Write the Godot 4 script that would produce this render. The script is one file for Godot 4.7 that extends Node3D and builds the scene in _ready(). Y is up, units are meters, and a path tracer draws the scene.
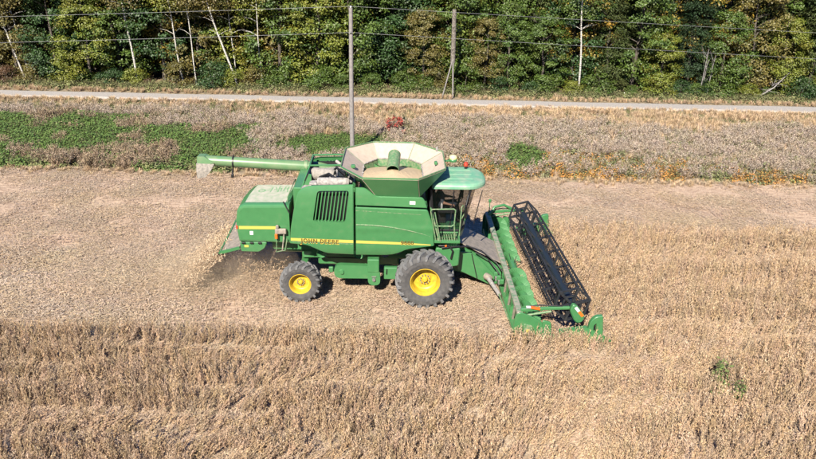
extends Node3D

var rng := RandomNumberGenerator.new()
var M := {}
var names := {}
const ALBEDO := 0.78   # all base colours are written for a white of 1 / 0.78

# ------------------------------------------------------------------ mesh builder
class MB:
	var v := PackedVector3Array()
	var n := PackedVector3Array()
	var c := PackedColorArray()
	var col := Color(1, 1, 1)
	var xf := Transform3D.IDENTITY

	func tri(a: Vector3, b: Vector3, d: Vector3, out := Vector3.ZERO) -> void:
		var nr := (d - a).cross(b - a)
		if nr.length_squared() < 1e-16: return
		nr = nr.normalized()
		if out != Vector3.ZERO and nr.dot(out) < 0.0:
			var t := b; b = d; d = t; nr = -nr
		var wn := (xf.basis * nr).normalized()
		v.append(xf * a); v.append(xf * b); v.append(xf * d)
		for i in 3: n.append(wn); c.append(col)

	func quad(a: Vector3, b: Vector3, d: Vector3, e: Vector3, out := Vector3.ZERO) -> void:
		tri(a, b, d, out); tri(a, d, e, out)

	func stri(a: Vector3, b: Vector3, d: Vector3, na: Vector3, nb: Vector3, nd: Vector3) -> void:
		var nr := (d - a).cross(b - a)
		if nr.length_squared() < 1e-16: return
		if nr.dot(na + nb + nd) < 0.0:
			var t := b; b = d; d = t
			t = nb; nb = nd; nd = t
		v.append(xf * a); v.append(xf * b); v.append(xf * d)
		n.append((xf.basis * na).normalized()); n.append((xf.basis * nb).normalized()); n.append((xf.basis * nd).normalized())
		for i in 3: c.append(col)

	func squad(a, b, d, e, na, nb, nd, ne) -> void:
		stri(a, b, d, na, nb, nd); stri(a, d, e, na, nd, ne)

	func box(p: Vector3, s: Vector3, bevel := 0.0, bas := Basis.IDENTITY) -> void:
		var h := s * 0.5
		var b := minf(bevel, minf(h.x, minf(h.y, h.z)) * 0.9)
		var i := h - Vector3(b, b, b)
		for ax in 3:
			var u := (ax + 1) % 3
			var w := (ax + 2) % 3
			for sg in [-1.0, 1.0]:
				var o := Vector3.ZERO; o[ax] = sg
				var q := []
				for k in [[-1, -1], [1, -1], [1, 1], [-1, 1]]:
					var t := Vector3.ZERO
					t[ax] = h[ax] * sg; t[u] = i[u] * k[0]; t[w] = i[w] * k[1]
					q.append(p + bas * t)
				quad(q[0], q[1], q[2], q[3], bas * o)
				if b > 0.0:
					for s2 in [-1.0, 1.0]:
						# edge between +-ax face and +-u face, running along w
						var o2 := Vector3.ZERO; o2[ax] = sg; o2[u] = s2
						var e := []
						for k in [[0, -1], [0, 1], [1, 1], [1, -1]]:
							var t := Vector3.ZERO
							t[ax] = (h[ax] if k[0] == 0 else i[ax]) * sg
							t[u] = (i[u] if k[0] == 0 else h[u]) * s2
							t[w] = i[w] * k[1]
							e.append(p + bas * t)
						quad(e[0], e[1], e[2], e[3], bas * o2)
		if b > 0.0:
			for sx in [-1.0, 1.0]:
				for sy in [-1.0, 1.0]:
					for sz in [-1.0, 1.0]:
						var sv := Vector3(sx, sy, sz)
						tri(p + bas * (Vector3(h.x, i.y, i.z) * sv), p + bas * (Vector3(i.x, h.y, i.z) * sv), p + bas * (Vector3(i.x, i.y, h.z) * sv), bas * sv)

	# a bar with a rectangular section between two points
	func bar(a: Vector3, b: Vector3, w: float, h: float, up := Vector3.UP, bevel := 0.0) -> void:
		var d := (b - a).normalized()
		if absf(d.dot(up)) > 0.97: up = Vector3.RIGHT
		var s := d.cross(up).normalized()
		var u := s.cross(d).normalized()
		box((a + b) * 0.5, Vector3((b - a).length(), h, w), bevel, Basis(d, u, s))

	func tube(pts: Array, r, sides := 8, caps := true) -> void:
		var rings := []
		var nrs := []
		var prev := Vector3.ZERO
		for i in pts.size():
			var d: Vector3
			if i == 0: d = pts[1] - pts[0]
			elif i == pts.size() - 1: d = pts[i] - pts[i - 1]
			else: d = (pts[i + 1] - pts[i]).normalized() + (pts[i] - pts[i - 1]).normalized()
			d = d.normalized()
			var u: Vector3
			if prev == Vector3.ZERO:
				u = d.cross(Vector3.UP if absf(d.y) < 0.9 else Vector3.RIGHT).normalized()
			else:
				u = (prev - d * prev.dot(d)).normalized()
			prev = u
			var w := d.cross(u)
			var rr: float = r[i] if r is Array else r
			var ring := []
			var nn := []
			for k in sides:
				var a := TAU * k / sides
				var o: Vector3 = u * cos(a) + w * sin(a)
				ring.append(pts[i] + o * rr); nn.append(o)
			rings.append(ring); nrs.append(nn)
		for i in pts.size() - 1:
			for k in sides:
				var k2 := (k + 1) % sides
				squad(rings[i][k], rings[i][k2], rings[i + 1][k2], rings[i + 1][k], nrs[i][k], nrs[i][k2], nrs[i + 1][k2], nrs[i + 1][k])
		if caps:
			for e in [0, pts.size() - 1]:
				var o2: Vector3 = pts[0] - pts[1] if e == 0 else pts[e] - pts[e - 1]
				for k in sides - 2:
					tri(rings[e][0], rings[e][k + 1], rings[e][k + 2], o2)

	# profile [Vector2(radius, along)] spun about local Z through p
	func lathe(prof: Array, p: Vector3, segs := 24, bas := Basis.IDENTITY, inward := false) -> void:
		for i in prof.size() - 1:
			var a: Vector2 = prof[i]
			var b: Vector2 = prof[i + 1]
			var t := b - a
			var nn := Vector2(t.y, -t.x).normalized() * (-1.0 if inward else 1.0)
			for k in segs:
				var q := []
				var m := []
				for e in [[a, k], [a, k + 1], [b, k + 1], [b, k]]:
					var ang: float = TAU * e[1] / segs
					var pr: Vector2 = e[0]
					q.append(p + bas * Vector3(cos(ang) * pr.x, sin(ang) * pr.x, pr.y))
					m.append(bas * Vector3(cos(ang) * nn.x, sin(ang) * nn.x, nn.y))
				squad(q[0], q[1], q[2], q[3], m[0], m[1], m[2], m[3])

	# XY outline pushed from z0 to z1 with a bevelled rim on both faces
	func prism(o: PackedVector2Array, z0: float, z1: float, bevel := 0.0) -> void:
		if Geometry2D.is_polygon_clockwise(o): o = o.duplicate(); o.reverse()
		var k := o.size()
		var ins := PackedVector2Array()
		for i in k:
			var e0 := (o[i] - o[(i + k - 1) % k]).normalized()
			var e1 := (o[(i + 1) % k] - o[i]).normalized()
			var m := (Vector2(-e0.y, e0.x) + Vector2(-e1.y, e1.x))
			m = m / maxf(0.3, 1.0 + e0.dot(e1))
			ins.append(o[i] + m * bevel)
		var idx := Geometry2D.triangulate_polygon(ins)
		if idx.is_empty():
			ins = o; bevel = 0.0
			idx = Geometry2D.triangulate_polygon(ins)
		if idx.is_empty():
			print("outline failed ", o)
		for i in range(0, idx.size(), 3):
			for f in [[z1, 1.0], [z0, -1.0]]:
				tri(Vector3(ins[idx[i]].x, ins[idx[i]].y, f[0]), Vector3(ins[idx[i + 1]].x, ins[idx[i + 1]].y, f[0]), Vector3(ins[idx[i + 2]].x, ins[idx[i + 2]].y, f[0]), Vector3(0, 0, f[1]))
		for i in k:
			var j := (i + 1) % k
			var e := o[j] - o[i]
			var nn := Vector3(e.y, -e.x, 0)
			if nn.length() < 1e-9: continue
			nn = nn.normalized()
			quad(Vector3(o[i].x, o[i].y, z0 + bevel), Vector3(o[j].x, o[j].y, z0 + bevel), Vector3(o[j].x, o[j].y, z1 - bevel), Vector3(o[i].x, o[i].y, z1 - bevel), nn)
			if bevel > 0.0:
				quad(Vector3(o[i].x, o[i].y, z1 - bevel), Vector3(o[j].x, o[j].y, z1 - bevel), Vector3(ins[j].x, ins[j].y, z1), Vector3(ins[i].x, ins[i].y, z1), nn + Vector3(0, 0, 1))
				quad(Vector3(o[i].x, o[i].y, z0 + bevel), Vector3(o[j].x, o[j].y, z0 + bevel), Vector3(ins[j].x, ins[j].y, z0), Vector3(ins[i].x, ins[i].y, z0), nn - Vector3(0, 0, 1))

	# closed loops of points joined one to the next, ends closed with a fan
	func loft(loops: Array, caps := true) -> void:
		var cen := Vector3.ZERO
		var cnt := 0
		for l in loops:
			for p in l: cen += p; cnt += 1
		cen /= cnt
		for i in loops.size() - 1:
			var k: int = loops[i].size()
			for j in k:
				var j2 := (j + 1) % k
				var q: Vector3 = (loops[i][j] + loops[i][j2] + loops[i + 1][j2] + loops[i + 1][j]) * 0.25
				quad(loops[i][j], loops[i][j2], loops[i + 1][j2], loops[i + 1][j], q - cen)
		if caps:
			for e in [0, loops.size() - 1]:
				var m := Vector3.ZERO
				for p in loops[e]: m += p
				m /= loops[e].size()
				for j in loops[e].size():
					tri(m, loops[e][j], loops[e][(j + 1) % loops[e].size()], m - cen)

	# curved sheet: outline in XY cut into level strips and laid on z = prof(y); wall thickness t
	func sheet(o: PackedVector2Array, holes: Array, prof: Callable, t := 0.05, step := 0.06, sgn := 1.0, edge := 0.02) -> void:
		if Geometry2D.is_polygon_clockwise(o): o = o.duplicate(); o.reverse()
		var k := o.size()
		var ins := PackedVector2Array()
		for i in k:
			var e0 := (o[i] - o[(i + k - 1) % k]).normalized()
			var e1 := (o[(i + 1) % k] - o[i]).normalized()
			var m := (Vector2(-e0.y, e0.x) + Vector2(-e1.y, e1.x)) / maxf(0.3, 1.0 + e0.dot(e1))
			ins.append(o[i] + m * edge)
		var lo := 1e9
		var hi := -1e9
		var xl := 1e9
		var xh := -1e9
		for p in o: lo = minf(lo, p.y); hi = maxf(hi, p.y); xl = minf(xl, p.x); xh = maxf(xh, p.x)
		var y := lo
		while y < hi:
			var y2 := minf(y + step, hi)
			var strip := PackedVector2Array([Vector2(xl - 1, y), Vector2(xh + 1, y), Vector2(xh + 1, y2), Vector2(xl - 1, y2)])
			var polys: Array = Geometry2D.intersect_polygons(ins, strip)
			for h in holes:
				var np := []
				for p in polys: np.append_array(Geometry2D.clip_polygons(p, h))
				polys = np
			for p in polys:
				var idx := Geometry2D.triangulate_polygon(p)
				for i in range(0, idx.size(), 3):
					var a := []
					var m := []
					var bk := []
					for q in 3:
						var u: Vector2 = p[idx[i + q]]
						a.append(Vector3(u.x, u.y, sgn * prof.call(u.y)))
						var dz: float = (prof.call(u.y + 0.01) - prof.call(u.y - 0.01)) / 0.02
						m.append(Vector3(0, -dz, sgn))
						bk.append(Vector3(u.x, u.y, sgn * (prof.call(u.y) - t)))
					stri(a[0], a[1], a[2], m[0], m[1], m[2])
					if edge > 0.0: tri(bk[0], bk[1], bk[2], Vector3(0, 0, -sgn))
			y = y2
		if edge <= 0.0: return
		for i in k:
			var j := (i + 1) % k
			var parts := int(ceil(absf(o[j].y - o[i].y) / 0.1)) + 1
			for s in parts:
				var f0 := float(s) / parts
				var f1 := float(s + 1) / parts
				var a: Vector2 = o[i].lerp(o[j], f0)
				var b: Vector2 = o[i].lerp(o[j], f1)
				var ia: Vector2 = ins[i].lerp(ins[j], f0)
				var ib: Vector2 = ins[i].lerp(ins[j], f1)
				var nn := Vector3(b.y - a.y, a.x - b.x, 0)
				if nn.length() < 1e-9: continue
				nn = nn.normalized()
				quad(Vector3(a.x, a.y, sgn * (prof.call(a.y) - edge)), Vector3(b.x, b.y, sgn * (prof.call(b.y) - edge)), Vector3(ib.x, ib.y, sgn * prof.call(ib.y)), Vector3(ia.x, ia.y, sgn * prof.call(ia.y)), nn + Vector3(0, 0, sgn))
				quad(Vector3(a.x, a.y, sgn * (prof.call(a.y) - edge)), Vector3(b.x, b.y, sgn * (prof.call(b.y) - edge)), Vector3(b.x, b.y, sgn * (prof.call(b.y) - t)), Vector3(a.x, a.y, sgn * (prof.call(a.y) - t)), nn)
		for h in holes:
			for i in h.size():
				var j: int = (i + 1) % h.size()
				var a: Vector2 = h[i]
				var b: Vector2 = h[j]
				quad(Vector3(a.x, a.y, sgn * prof.call(a.y)), Vector3(b.x, b.y, sgn * prof.call(b.y)), Vector3(b.x, b.y, sgn * (prof.call(b.y) - 0.14)), Vector3(a.x, a.y, sgn * (prof.call(a.y) - 0.14)))

	func mesh() -> ArrayMesh:
		var arr := []
		arr.resize(Mesh.ARRAY_MAX)
		arr[Mesh.ARRAY_VERTEX] = v; arr[Mesh.ARRAY_NORMAL] = n; arr[Mesh.ARRAY_COLOR] = c
		var am := ArrayMesh.new()
		am.add_surface_from_arrays(Mesh.PRIMITIVE_TRIANGLES, arr)
		return am

func numbered(called: String) -> String:
	if not names.has(called):
		names[called] = 0
		return called
	names[called] += 1
	return "%s_%03d" % [called, names[called]]

func part(called: String, mb: MB, m: Material, parent: Node, label := "") -> MeshInstance3D:
	var o := MeshInstance3D.new()
	o.mesh = mb.mesh(); o.material_override = m
	o.name = called
	parent.add_child(o, true)
	if label != "": o.set_meta("label", label)
	return o

func tag(o: Node, label: String, category: String, group := "", kind := "") -> void:
	if label != "": o.set_meta("label", label)
	if category != "": o.set_meta("category", category)
	if group != "": o.set_meta("group", group)
	if kind != "": o.set_meta("kind", kind)

func thing(called: String, at: Vector3, label: String, category: String, group := "", kind := "") -> Node3D:
	var o := Node3D.new()
	o.name = numbered(called)
	add_child(o)
	o.position = at
	tag(o, label, category, group, kind)
	return o

func one(called: String, mb: MB, m: Material, label: String, category: String, group := "", kind := "") -> MeshInstance3D:
	var o := part(numbered(called), mb, m, self)
	tag(o, label, category, group, kind)
	return o

# ------------------------------------------------------------------ materials
func lin(r: float, g: float, b: float) -> Color:
	return Color(r, g, b).linear_to_srgb()

func ramp_tex(size: int, freq: float, octaves: int, cols: Array, sd: int, contrast := 1.6, gain := 0.5) -> ImageTexture:
	var nz := FastNoiseLite.new()
	nz.seed = sd; nz.frequency = freq; nz.fractal_octaves = octaves; nz.fractal_gain = gain
	nz.noise_type = FastNoiseLite.TYPE_SIMPLEX_SMOOTH
	var im := nz.get_seamless_image(size, size)
	im.convert(Image.FORMAT_L8)
	var src := im.get_data()
	var lut := PackedByteArray()
	for i in 256:
		var f := clampf((i / 255.0 - 0.5) * contrast + 0.5, 0.0, 1.0) * (cols.size() - 1)
		var k := mini(int(f), cols.size() - 2)
		var q: Color = (cols[k].lerp(cols[k + 1], f - k) * ALBEDO).linear_to_srgb()
		lut.append(int(q.r * 255)); lut.append(int(q.g * 255)); lut.append(int(q.b * 255))
	var dst := PackedByteArray()
	dst.resize(size * size * 3)
	for i in size * size:
		var b := src[i] * 3
		dst[i * 3] = lut[b]; dst[i * 3 + 1] = lut[b + 1]; dst[i * 3 + 2] = lut[b + 2]
	var o := Image.create_from_data(size, size, false, Image.FORMAT_RGB8, dst)
	o.generate_mipmaps()
	return ImageTexture.create_from_image(o)

func flat_mat(cl: Color, rough := 0.5, metal := 0.0) -> StandardMaterial3D:
	var m := StandardMaterial3D.new()
	m.albedo_color = lin(cl.r * ALBEDO, cl.g * ALBEDO, cl.b * ALBEDO); m.roughness = rough; m.metallic = metal
	return m

func tex_mat(t: Texture2D, scale: Vector3, rough := 0.6, metal := 0.0) -> StandardMaterial3D:
	var m := StandardMaterial3D.new()
	m.albedo_texture = t; m.uv1_triplanar = true; m.uv1_scale = scale
	m.roughness = rough; m.metallic = metal
	return m

func vert_mat(rough := 0.85) -> StandardMaterial3D:
	var m := StandardMaterial3D.new()
	m.vertex_color_use_as_albedo = true; m.albedo_color = lin(ALBEDO, ALBEDO, ALBEDO); m.roughness = rough
	return m

func make_materials() -> void:
	var g := Color(0.056, 0.202, 0.072)
	var dust := Color(0.40, 0.33, 0.24)
	var gt := ramp_tex(512, 0.012, 5, [g * 0.93, g, g * 1.03, g.lerp(dust, 0.06)], 3, 1.3)
	M.green = tex_mat(gt, Vector3(0.45, 0.45, 0.45), 0.36)
	M.green.clearcoat_enabled = true; M.green.clearcoat = 0.35; M.green.clearcoat_roughness = 0.22
	M.green_worn = tex_mat(gt, Vector3(0.45, 0.45, 0.45), 0.65)
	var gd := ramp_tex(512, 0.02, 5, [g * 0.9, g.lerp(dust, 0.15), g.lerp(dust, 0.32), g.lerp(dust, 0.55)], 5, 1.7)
	M.green_dust_or_sheen = tex_mat(gd, Vector3(0.8, 0.8, 0.8), 0.55)  # dusty paint; on the front shield creases it paints their sheen
	var rf := Color(0.13, 0.36, 0.22)
	var gr := ramp_tex(256, 0.02, 5, [rf, rf.lerp(Color(0.46, 0.46, 0.36), 0.15), rf.lerp(Color(0.5, 0.47, 0.36), 0.38)], 15, 1.3)
	M.roof = tex_mat(gr, Vector3(0.5, 0.5, 0.5), 0.5)
	var tg := ramp_tex(256, 0.02, 5, [g.lerp(dust, 0.10), g.lerp(dust, 0.2), g.lerp(dust, 0.32)], 25, 1.2)
	M.tube = tex_mat(tg, Vector3(0.5, 0.5, 0.5), 0.38)
	var ct := ramp_tex(512, 0.018, 5, [Color(0.38, 0.34, 0.26), Color(0.47, 0.385, 0.305), Color(0.50, 0.41, 0.325), Color(0.52, 0.43, 0.345)], 8, 1.5)
	M.tank_dust = tex_mat(ct, Vector3(0.6, 0.6, 0.6), 0.75)
	var pt := ramp_tex(256, 0.03, 4, [Color(0.20, 0.185, 0.155), Color(0.29, 0.25, 0.205), Color(0.36, 0.31, 0.25)], 9, 1.6)
	M.plate = tex_mat(pt, Vector3(0.8, 0.8, 0.8), 0.5)
	var bm := ramp_tex(256, 0.03, 4, [Color(0.10, 0.22, 0.11), Color(0.26, 0.27, 0.20), Color(0.36, 0.32, 0.255)], 19, 1.5)
	M.beam = tex_mat(bm, Vector3(0.5, 0.5, 0.5), 0.55)
	M.yellow = flat_mat(Color(0.82, 0.60, 0.05), 0.4)
	M.wheel_yellow = tex_mat(ramp_tex(256, 0.02, 4, [Color(0.45, 0.31, 0.04), Color(0.60, 0.40, 0.025), Color(0.64, 0.45, 0.04)], 11, 1.8), Vector3(1, 1, 1), 0.42)
	M.decal_yellow = flat_mat(Color(0.60, 0.46, 0.09), 0.45)
	M.decal_dark = flat_mat(Color(0.10, 0.075, 0.015), 0.5)
	M.tyre = tex_mat(ramp_tex(256, 0.03, 4, [Color(0.055, 0.055, 0.056), Color(0.078, 0.077, 0.076), Color(0.11, 0.105, 0.10)], 12, 1.2), Vector3(0.8, 0.8, 0.8), 0.85)
	M.lugs = tex_mat(ramp_tex(256, 0.03, 4, [Color(0.09, 0.094, 0.10), Color(0.14, 0.142, 0.145), Color(0.20, 0.195, 0.185)], 22, 1.2), Vector3(1.1, 1.1, 1.1), 0.85)
	M.black = flat_mat(Color(0.012, 0.012, 0.013), 0.45)
	M.reel = tex_mat(ramp_tex(256, 0.03, 4, [Color(0.008, 0.009, 0.011), Color(0.014, 0.017, 0.022), Color(0.03, 0.03, 0.03)], 13, 1.5), Vector3(1, 1, 1), 0.6)
	M.reel_tube = flat_mat(Color(0.012, 0.020, 0.030), 0.5)
	M.steel = flat_mat(Color(0.35, 0.34, 0.32), 0.42, 0.6)
	M.grey = tex_mat(ramp_tex(256, 0.03, 4, [Color(0.18, 0.17, 0.16), Color(0.33, 0.31, 0.29), Color(0.42, 0.39, 0.36)], 14, 1.6), Vector3(1.2, 1.2, 1.2), 0.7)
	M.rubber = tex_mat(ramp_tex(256, 0.03, 4, [Color(0.20, 0.185, 0.165), Color(0.30, 0.275, 0.24), Color(0.36, 0.325, 0.28)], 24, 1.6), Vector3(1.2, 1.2, 1.2), 0.8)
	M.orange = flat_mat(Color(0.85, 0.16, 0.02), 0.35)
	M.red = flat_mat(Color(0.42, 0.05, 0.025), 0.35)
	M.old_wood = tex_mat(ramp_tex(256, 0.03, 4, [Color(0.05, 0.042, 0.035), Color(0.16, 0.14, 0.115), Color(0.36, 0.33, 0.29)], 37, 1.7), Vector3(1.6, 0.7, 1.6), 0.9)
	M.white = flat_mat(Color(0.75, 0.75, 0.72), 0.45)
	M.lamp_cream = flat_mat(Color(0.80, 0.74, 0.35), 0.3)
	M.seat = flat_mat(Color(0.022, 0.022, 0.026), 0.8)
	M.glass = StandardMaterial3D.new()
	M.glass.albedo_color = Color(0.04, 0.07, 0.055, 0.45); M.glass.transparency = BaseMaterial3D.TRANSPARENCY_ALPHA
	M.glass.roughness = 0.03
	M.bark = tex_mat(ramp_tex(256, 0.04, 4, [Color(0.03, 0.024, 0.018), Color(0.09, 0.075, 0.06), Color(0.16, 0.14, 0.12)], 16, 1.5), Vector3(1.5, 0.6, 1.5), 0.9)
	M.birch = tex_mat(ramp_tex(256, 0.035, 4, [Color(0.06, 0.055, 0.05), Color(0.48, 0.46, 0.42), Color(0.62, 0.60, 0.55), Color(0.68, 0.66, 0.6)], 17, 1.9), Vector3(0.8, 2.2, 0.8), 0.8)
	M.pole = tex_mat(ramp_tex(256, 0.04, 4, [Color(0.16, 0.145, 0.135), Color(0.25, 0.235, 0.225), Color(0.34, 0.32, 0.31)], 18, 1.5), Vector3(4, 0.4, 4), 0.85)
	M.wire = flat_mat(Color(0.33, 0.34, 0.35), 0.45, 0.3)
	M.veg = vert_mat(0.8)
	M.straw = vert_mat(0.75)
	M.grain = tex_mat(ramp_tex(512, 0.25, 3, [Color(0.30, 0.21, 0.11), Color(0.50, 0.39, 0.24), Color(0.58, 0.47, 0.31)], 20, 1.4), Vector3(1.5, 1.5, 1.5), 0.7)

func leaf_mat(cl: Color) -> StandardMaterial3D:
	var m := StandardMaterial3D.new()
	m.vertex_color_use_as_albedo = true
	m.albedo_color = lin(cl.r * ALBEDO, cl.g * ALBEDO, cl.b * ALBEDO); m.roughness = 0.55
	m.backlight_enabled = true; m.backlight = lin(cl.r * 0.3, cl.g * 0.35, cl.b * 0.15)
	return m

# ------------------------------------------------------------------ start
func _ready() -> void:
	rng.seed = 20240917
	var cam := Camera3D.new()
	cam.name = "camera"
	add_child(cam)
	var p := deg_to_rad(22.6)
	var r := deg_to_rad(1.2)
	var fw := Vector3(0, -sin(p), -cos(p))
	var up := Vector3(0, cos(p), -sin(p))
	var rt := Vector3.RIGHT
	cam.transform = Transform3D(Basis(rt * cos(r) + up * sin(r), up * cos(r) - rt * sin(r), -fw), Vector3(0, 10.8, 0))
	cam.fov = 34.9; cam.near = 0.1; cam.far = 900.0
	cam.current = true

	var we := WorldEnvironment.new()
	we.name = "world_environment"
	var env := Environment.new()
	env.background_mode = Environment.BG_SKY
	var sm := ProceduralSkyMaterial.new()
	sm.sky_top_color = Color(0.20, 0.42, 0.78); sm.sky_horizon_color = Color(0.66, 0.78, 0.90)
	sm.ground_horizon_color = Color(0.55, 0.52, 0.46); sm.ground_bottom_color = Color(0.35, 0.30, 0.24)
	sm.sky_energy_multiplier = 0.65
	var sky := Sky.new()
	sky.sky_material = sm
	env.sky = sky
	env.tonemap_mode = Environment.TONE_MAPPER_LINEAR
	env.tonemap_exposure = 2.5
	env.sdfgi_enabled = true; env.ssao_enabled = true; env.ssil_enabled = true
	env.volumetric_fog_enabled = true; env.volumetric_fog_density = 0.0
	we.environment = env
	add_child(we)

	var sun := DirectionalLight3D.new()
	sun.name = "sun"
	var az := deg_to_rad(17.0)
	var el := deg_to_rad(40.0)
	var dir := Vector3(sin(az) * cos(el), -sin(el), -cos(az) * cos(el))
	sun.transform = Transform3D(Basis.looking_at(dir, Vector3.UP), Vector3(-10, 30, 10))
	sun.light_energy = 1.55; sun.light_color = Color(1.0, 0.96, 0.90); sun.light_angular_distance = 0.5
	sun.shadow_enabled = true
	add_child(sun)

	make_materials()
	build_ground()
	build_road()
	build_forest()
	build_poles()
	build_weeds()
	build_field()
	build_combine()
	build_driver()
	build_chaff()

# ------------------------------------------------------------------ ground
func grid_sheet(x0: float, x1: float, z0: float, z1: float, cell: float, y0: float, amp: float, sd: int, fx := 0.5, fz := 1.5) -> MB:
	var nz := FastNoiseLite.new()
	nz.seed = sd; nz.frequency = 0.6; nz.fractal_octaves = 3
	var nx := int((x1 - x0) / cell)
	var nn := int((z1 - z0) / cell)
	var mb := MB.new()
	var hs := []
	for j in nn + 1:
		var row := PackedFloat32Array()
		for i in nx + 1:
			row.append(y0 + amp * nz.get_noise_2d((x0 + i * cell) * fx, (z0 + j * cell) * fz))
		hs.append(row)
	for j in nn:
		for i in nx:
			var q := []
			var m := []
			for k in [[0, 0], [1, 0], [1, 1], [0, 1]]:
				var a: int = i + k[0]
				var b: int = j + k[1]
				q.append(Vector3(x0 + a * cell, hs[b][a], z0 + b * cell))
				var a0 := maxi(a - 1, 0); var a1 := mini(a + 1, nx)
				var b0 := maxi(b - 1, 0); var b1 := mini(b + 1, nn)
				m.append(Vector3(-(hs[b][a1] - hs[b][a0]) / (cell * (a1 - a0)), 1.0, -(hs[b1][a] - hs[b0][a]) / (cell * (b1 - b0))))
			mb.squad(q[0], q[1], q[2], q[3], m[0], m[1], m[2], m[3])
	return mb

func build_ground() -> void:
	var base := MB.new()
	base.quad(Vector3(-450, -0.12, -450), Vector3(450, -0.12, -450), Vector3(450, -0.12, 450), Vector3(-450, -0.12, 450), Vector3.UP)
	var soil := ramp_tex(1024, 0.02, 6, [Color(0.26, 0.18, 0.12), Color(0.40, 0.285, 0.20), Color(0.47, 0.35, 0.245), Color(0.53, 0.405, 0.285)], 31, 1.7, 0.6)
	var fm := tex_mat(soil, Vector3(0.11, 0.3, 0.34), 0.95)
	fm.uv1_world_triplanar = true
	one("ground", base, fm, "open tan ground reaching to the horizon", "ground", "", "structure")
	one("field", grid_sheet(-34, 34, -32.2, 2, 0.3, 0.0, 0.05, 41), fm, "harvested tan field soil with straw litter", "field", "", "structure")
	var vt := ramp_tex(512, 0.02, 5, [Color(0.12, 0.10, 0.06), Color(0.24, 0.19, 0.12), Color(0.36, 0.29, 0.18)], 33, 1.6)
	var vm := tex_mat(vt, Vector3(0.2, 0.3, 0.3), 0.95)
	vm.uv1_world_triplanar = true
	one("verge", grid_sheet(-50, 50, -52.4, -31.9, 0.5, -0.03, 0.1, 42), vm, "weedy verge between the field and the trees", "verge", "", "structure")
	var ft := ramp_tex(256, 0.03, 4, [Color(0.10, 0.07, 0.04), Color(0.19, 0.13, 0.075), Color(0.28, 0.20, 0.12)], 34, 1.6)
	var ffm := tex_mat(ft, Vector3(0.3, 0.3, 0.3), 0.95)
	one("forest_floor", grid_sheet(-70, 70, -110, -50.4, 1.0, 0.0, 0.3, 43), ffm, "dark leaf-strewn forest floor under the trees", "forest floor", "", "structure")

func build_road() -> void:
	var rm := tex_mat(ramp_tex(512, 0.05, 5, [Color(0.27, 0.25, 0.225), Color(0.35, 0.33, 0.305), Color(0.42, 0.395, 0.36)], 35, 1.5), Vector3(0.25, 0.25, 0.5), 0.9)
	var mb := MB.new()
	var n := 60
	for i in n:
		var q := []
		for k in [[0, 0], [1, 0], [1, 1], [0, 1]]:
			var x: float = -60.0 + 120.0 * (i + k[0]) / n
			q.append(Vector3(x, 0.07, -48.65 + 1.3 * k[1] + 0.06 * sin(x * 0.7 + k[1] * 2.0)))
		mb.quad(q[0], q[1], q[2], q[3], Vector3.UP)
		mb.quad(q[3], q[2], q[2] - Vector3(0, 0.16, -0.25), q[3] - Vector3(0, 0.16, -0.25), Vector3(0, 1, 1))
	one("road", mb, rm, "narrow pale grey road running past the trees", "road", "", "structure")

# ------------------------------------------------------------------ plants
func leaf(mb: MB, p: Vector3, d: Vector3, nrm: Vector3, l: float, w: float) -> void:
	var s := d.cross(nrm).normalized() * w * 0.5
	var b := p + d * l * 0.45 - nrm * l * 0.05
	var e := p + d * l
	mb.tri(p, b + s, b - s, nrm)
	mb.tri(b - s, b + s, e, nrm)

func rdir() -> Vector3:
	var y := rng.randf_range(-1, 1)
	var a := rng.randf() * TAU
	var q := sqrt(1.0 - y * y)
	return Vector3(cos(a) * q, y, sin(a) * q)

func stem(mb: MB, pts: Array, r0: float, r1: float, sides := 3) -> void:
	var rr := []
	for i in pts.size(): rr.append(lerpf(r0, r1, float(i) / (pts.size() - 1)))
	mb.tube(pts, rr, sides, false)

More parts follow.
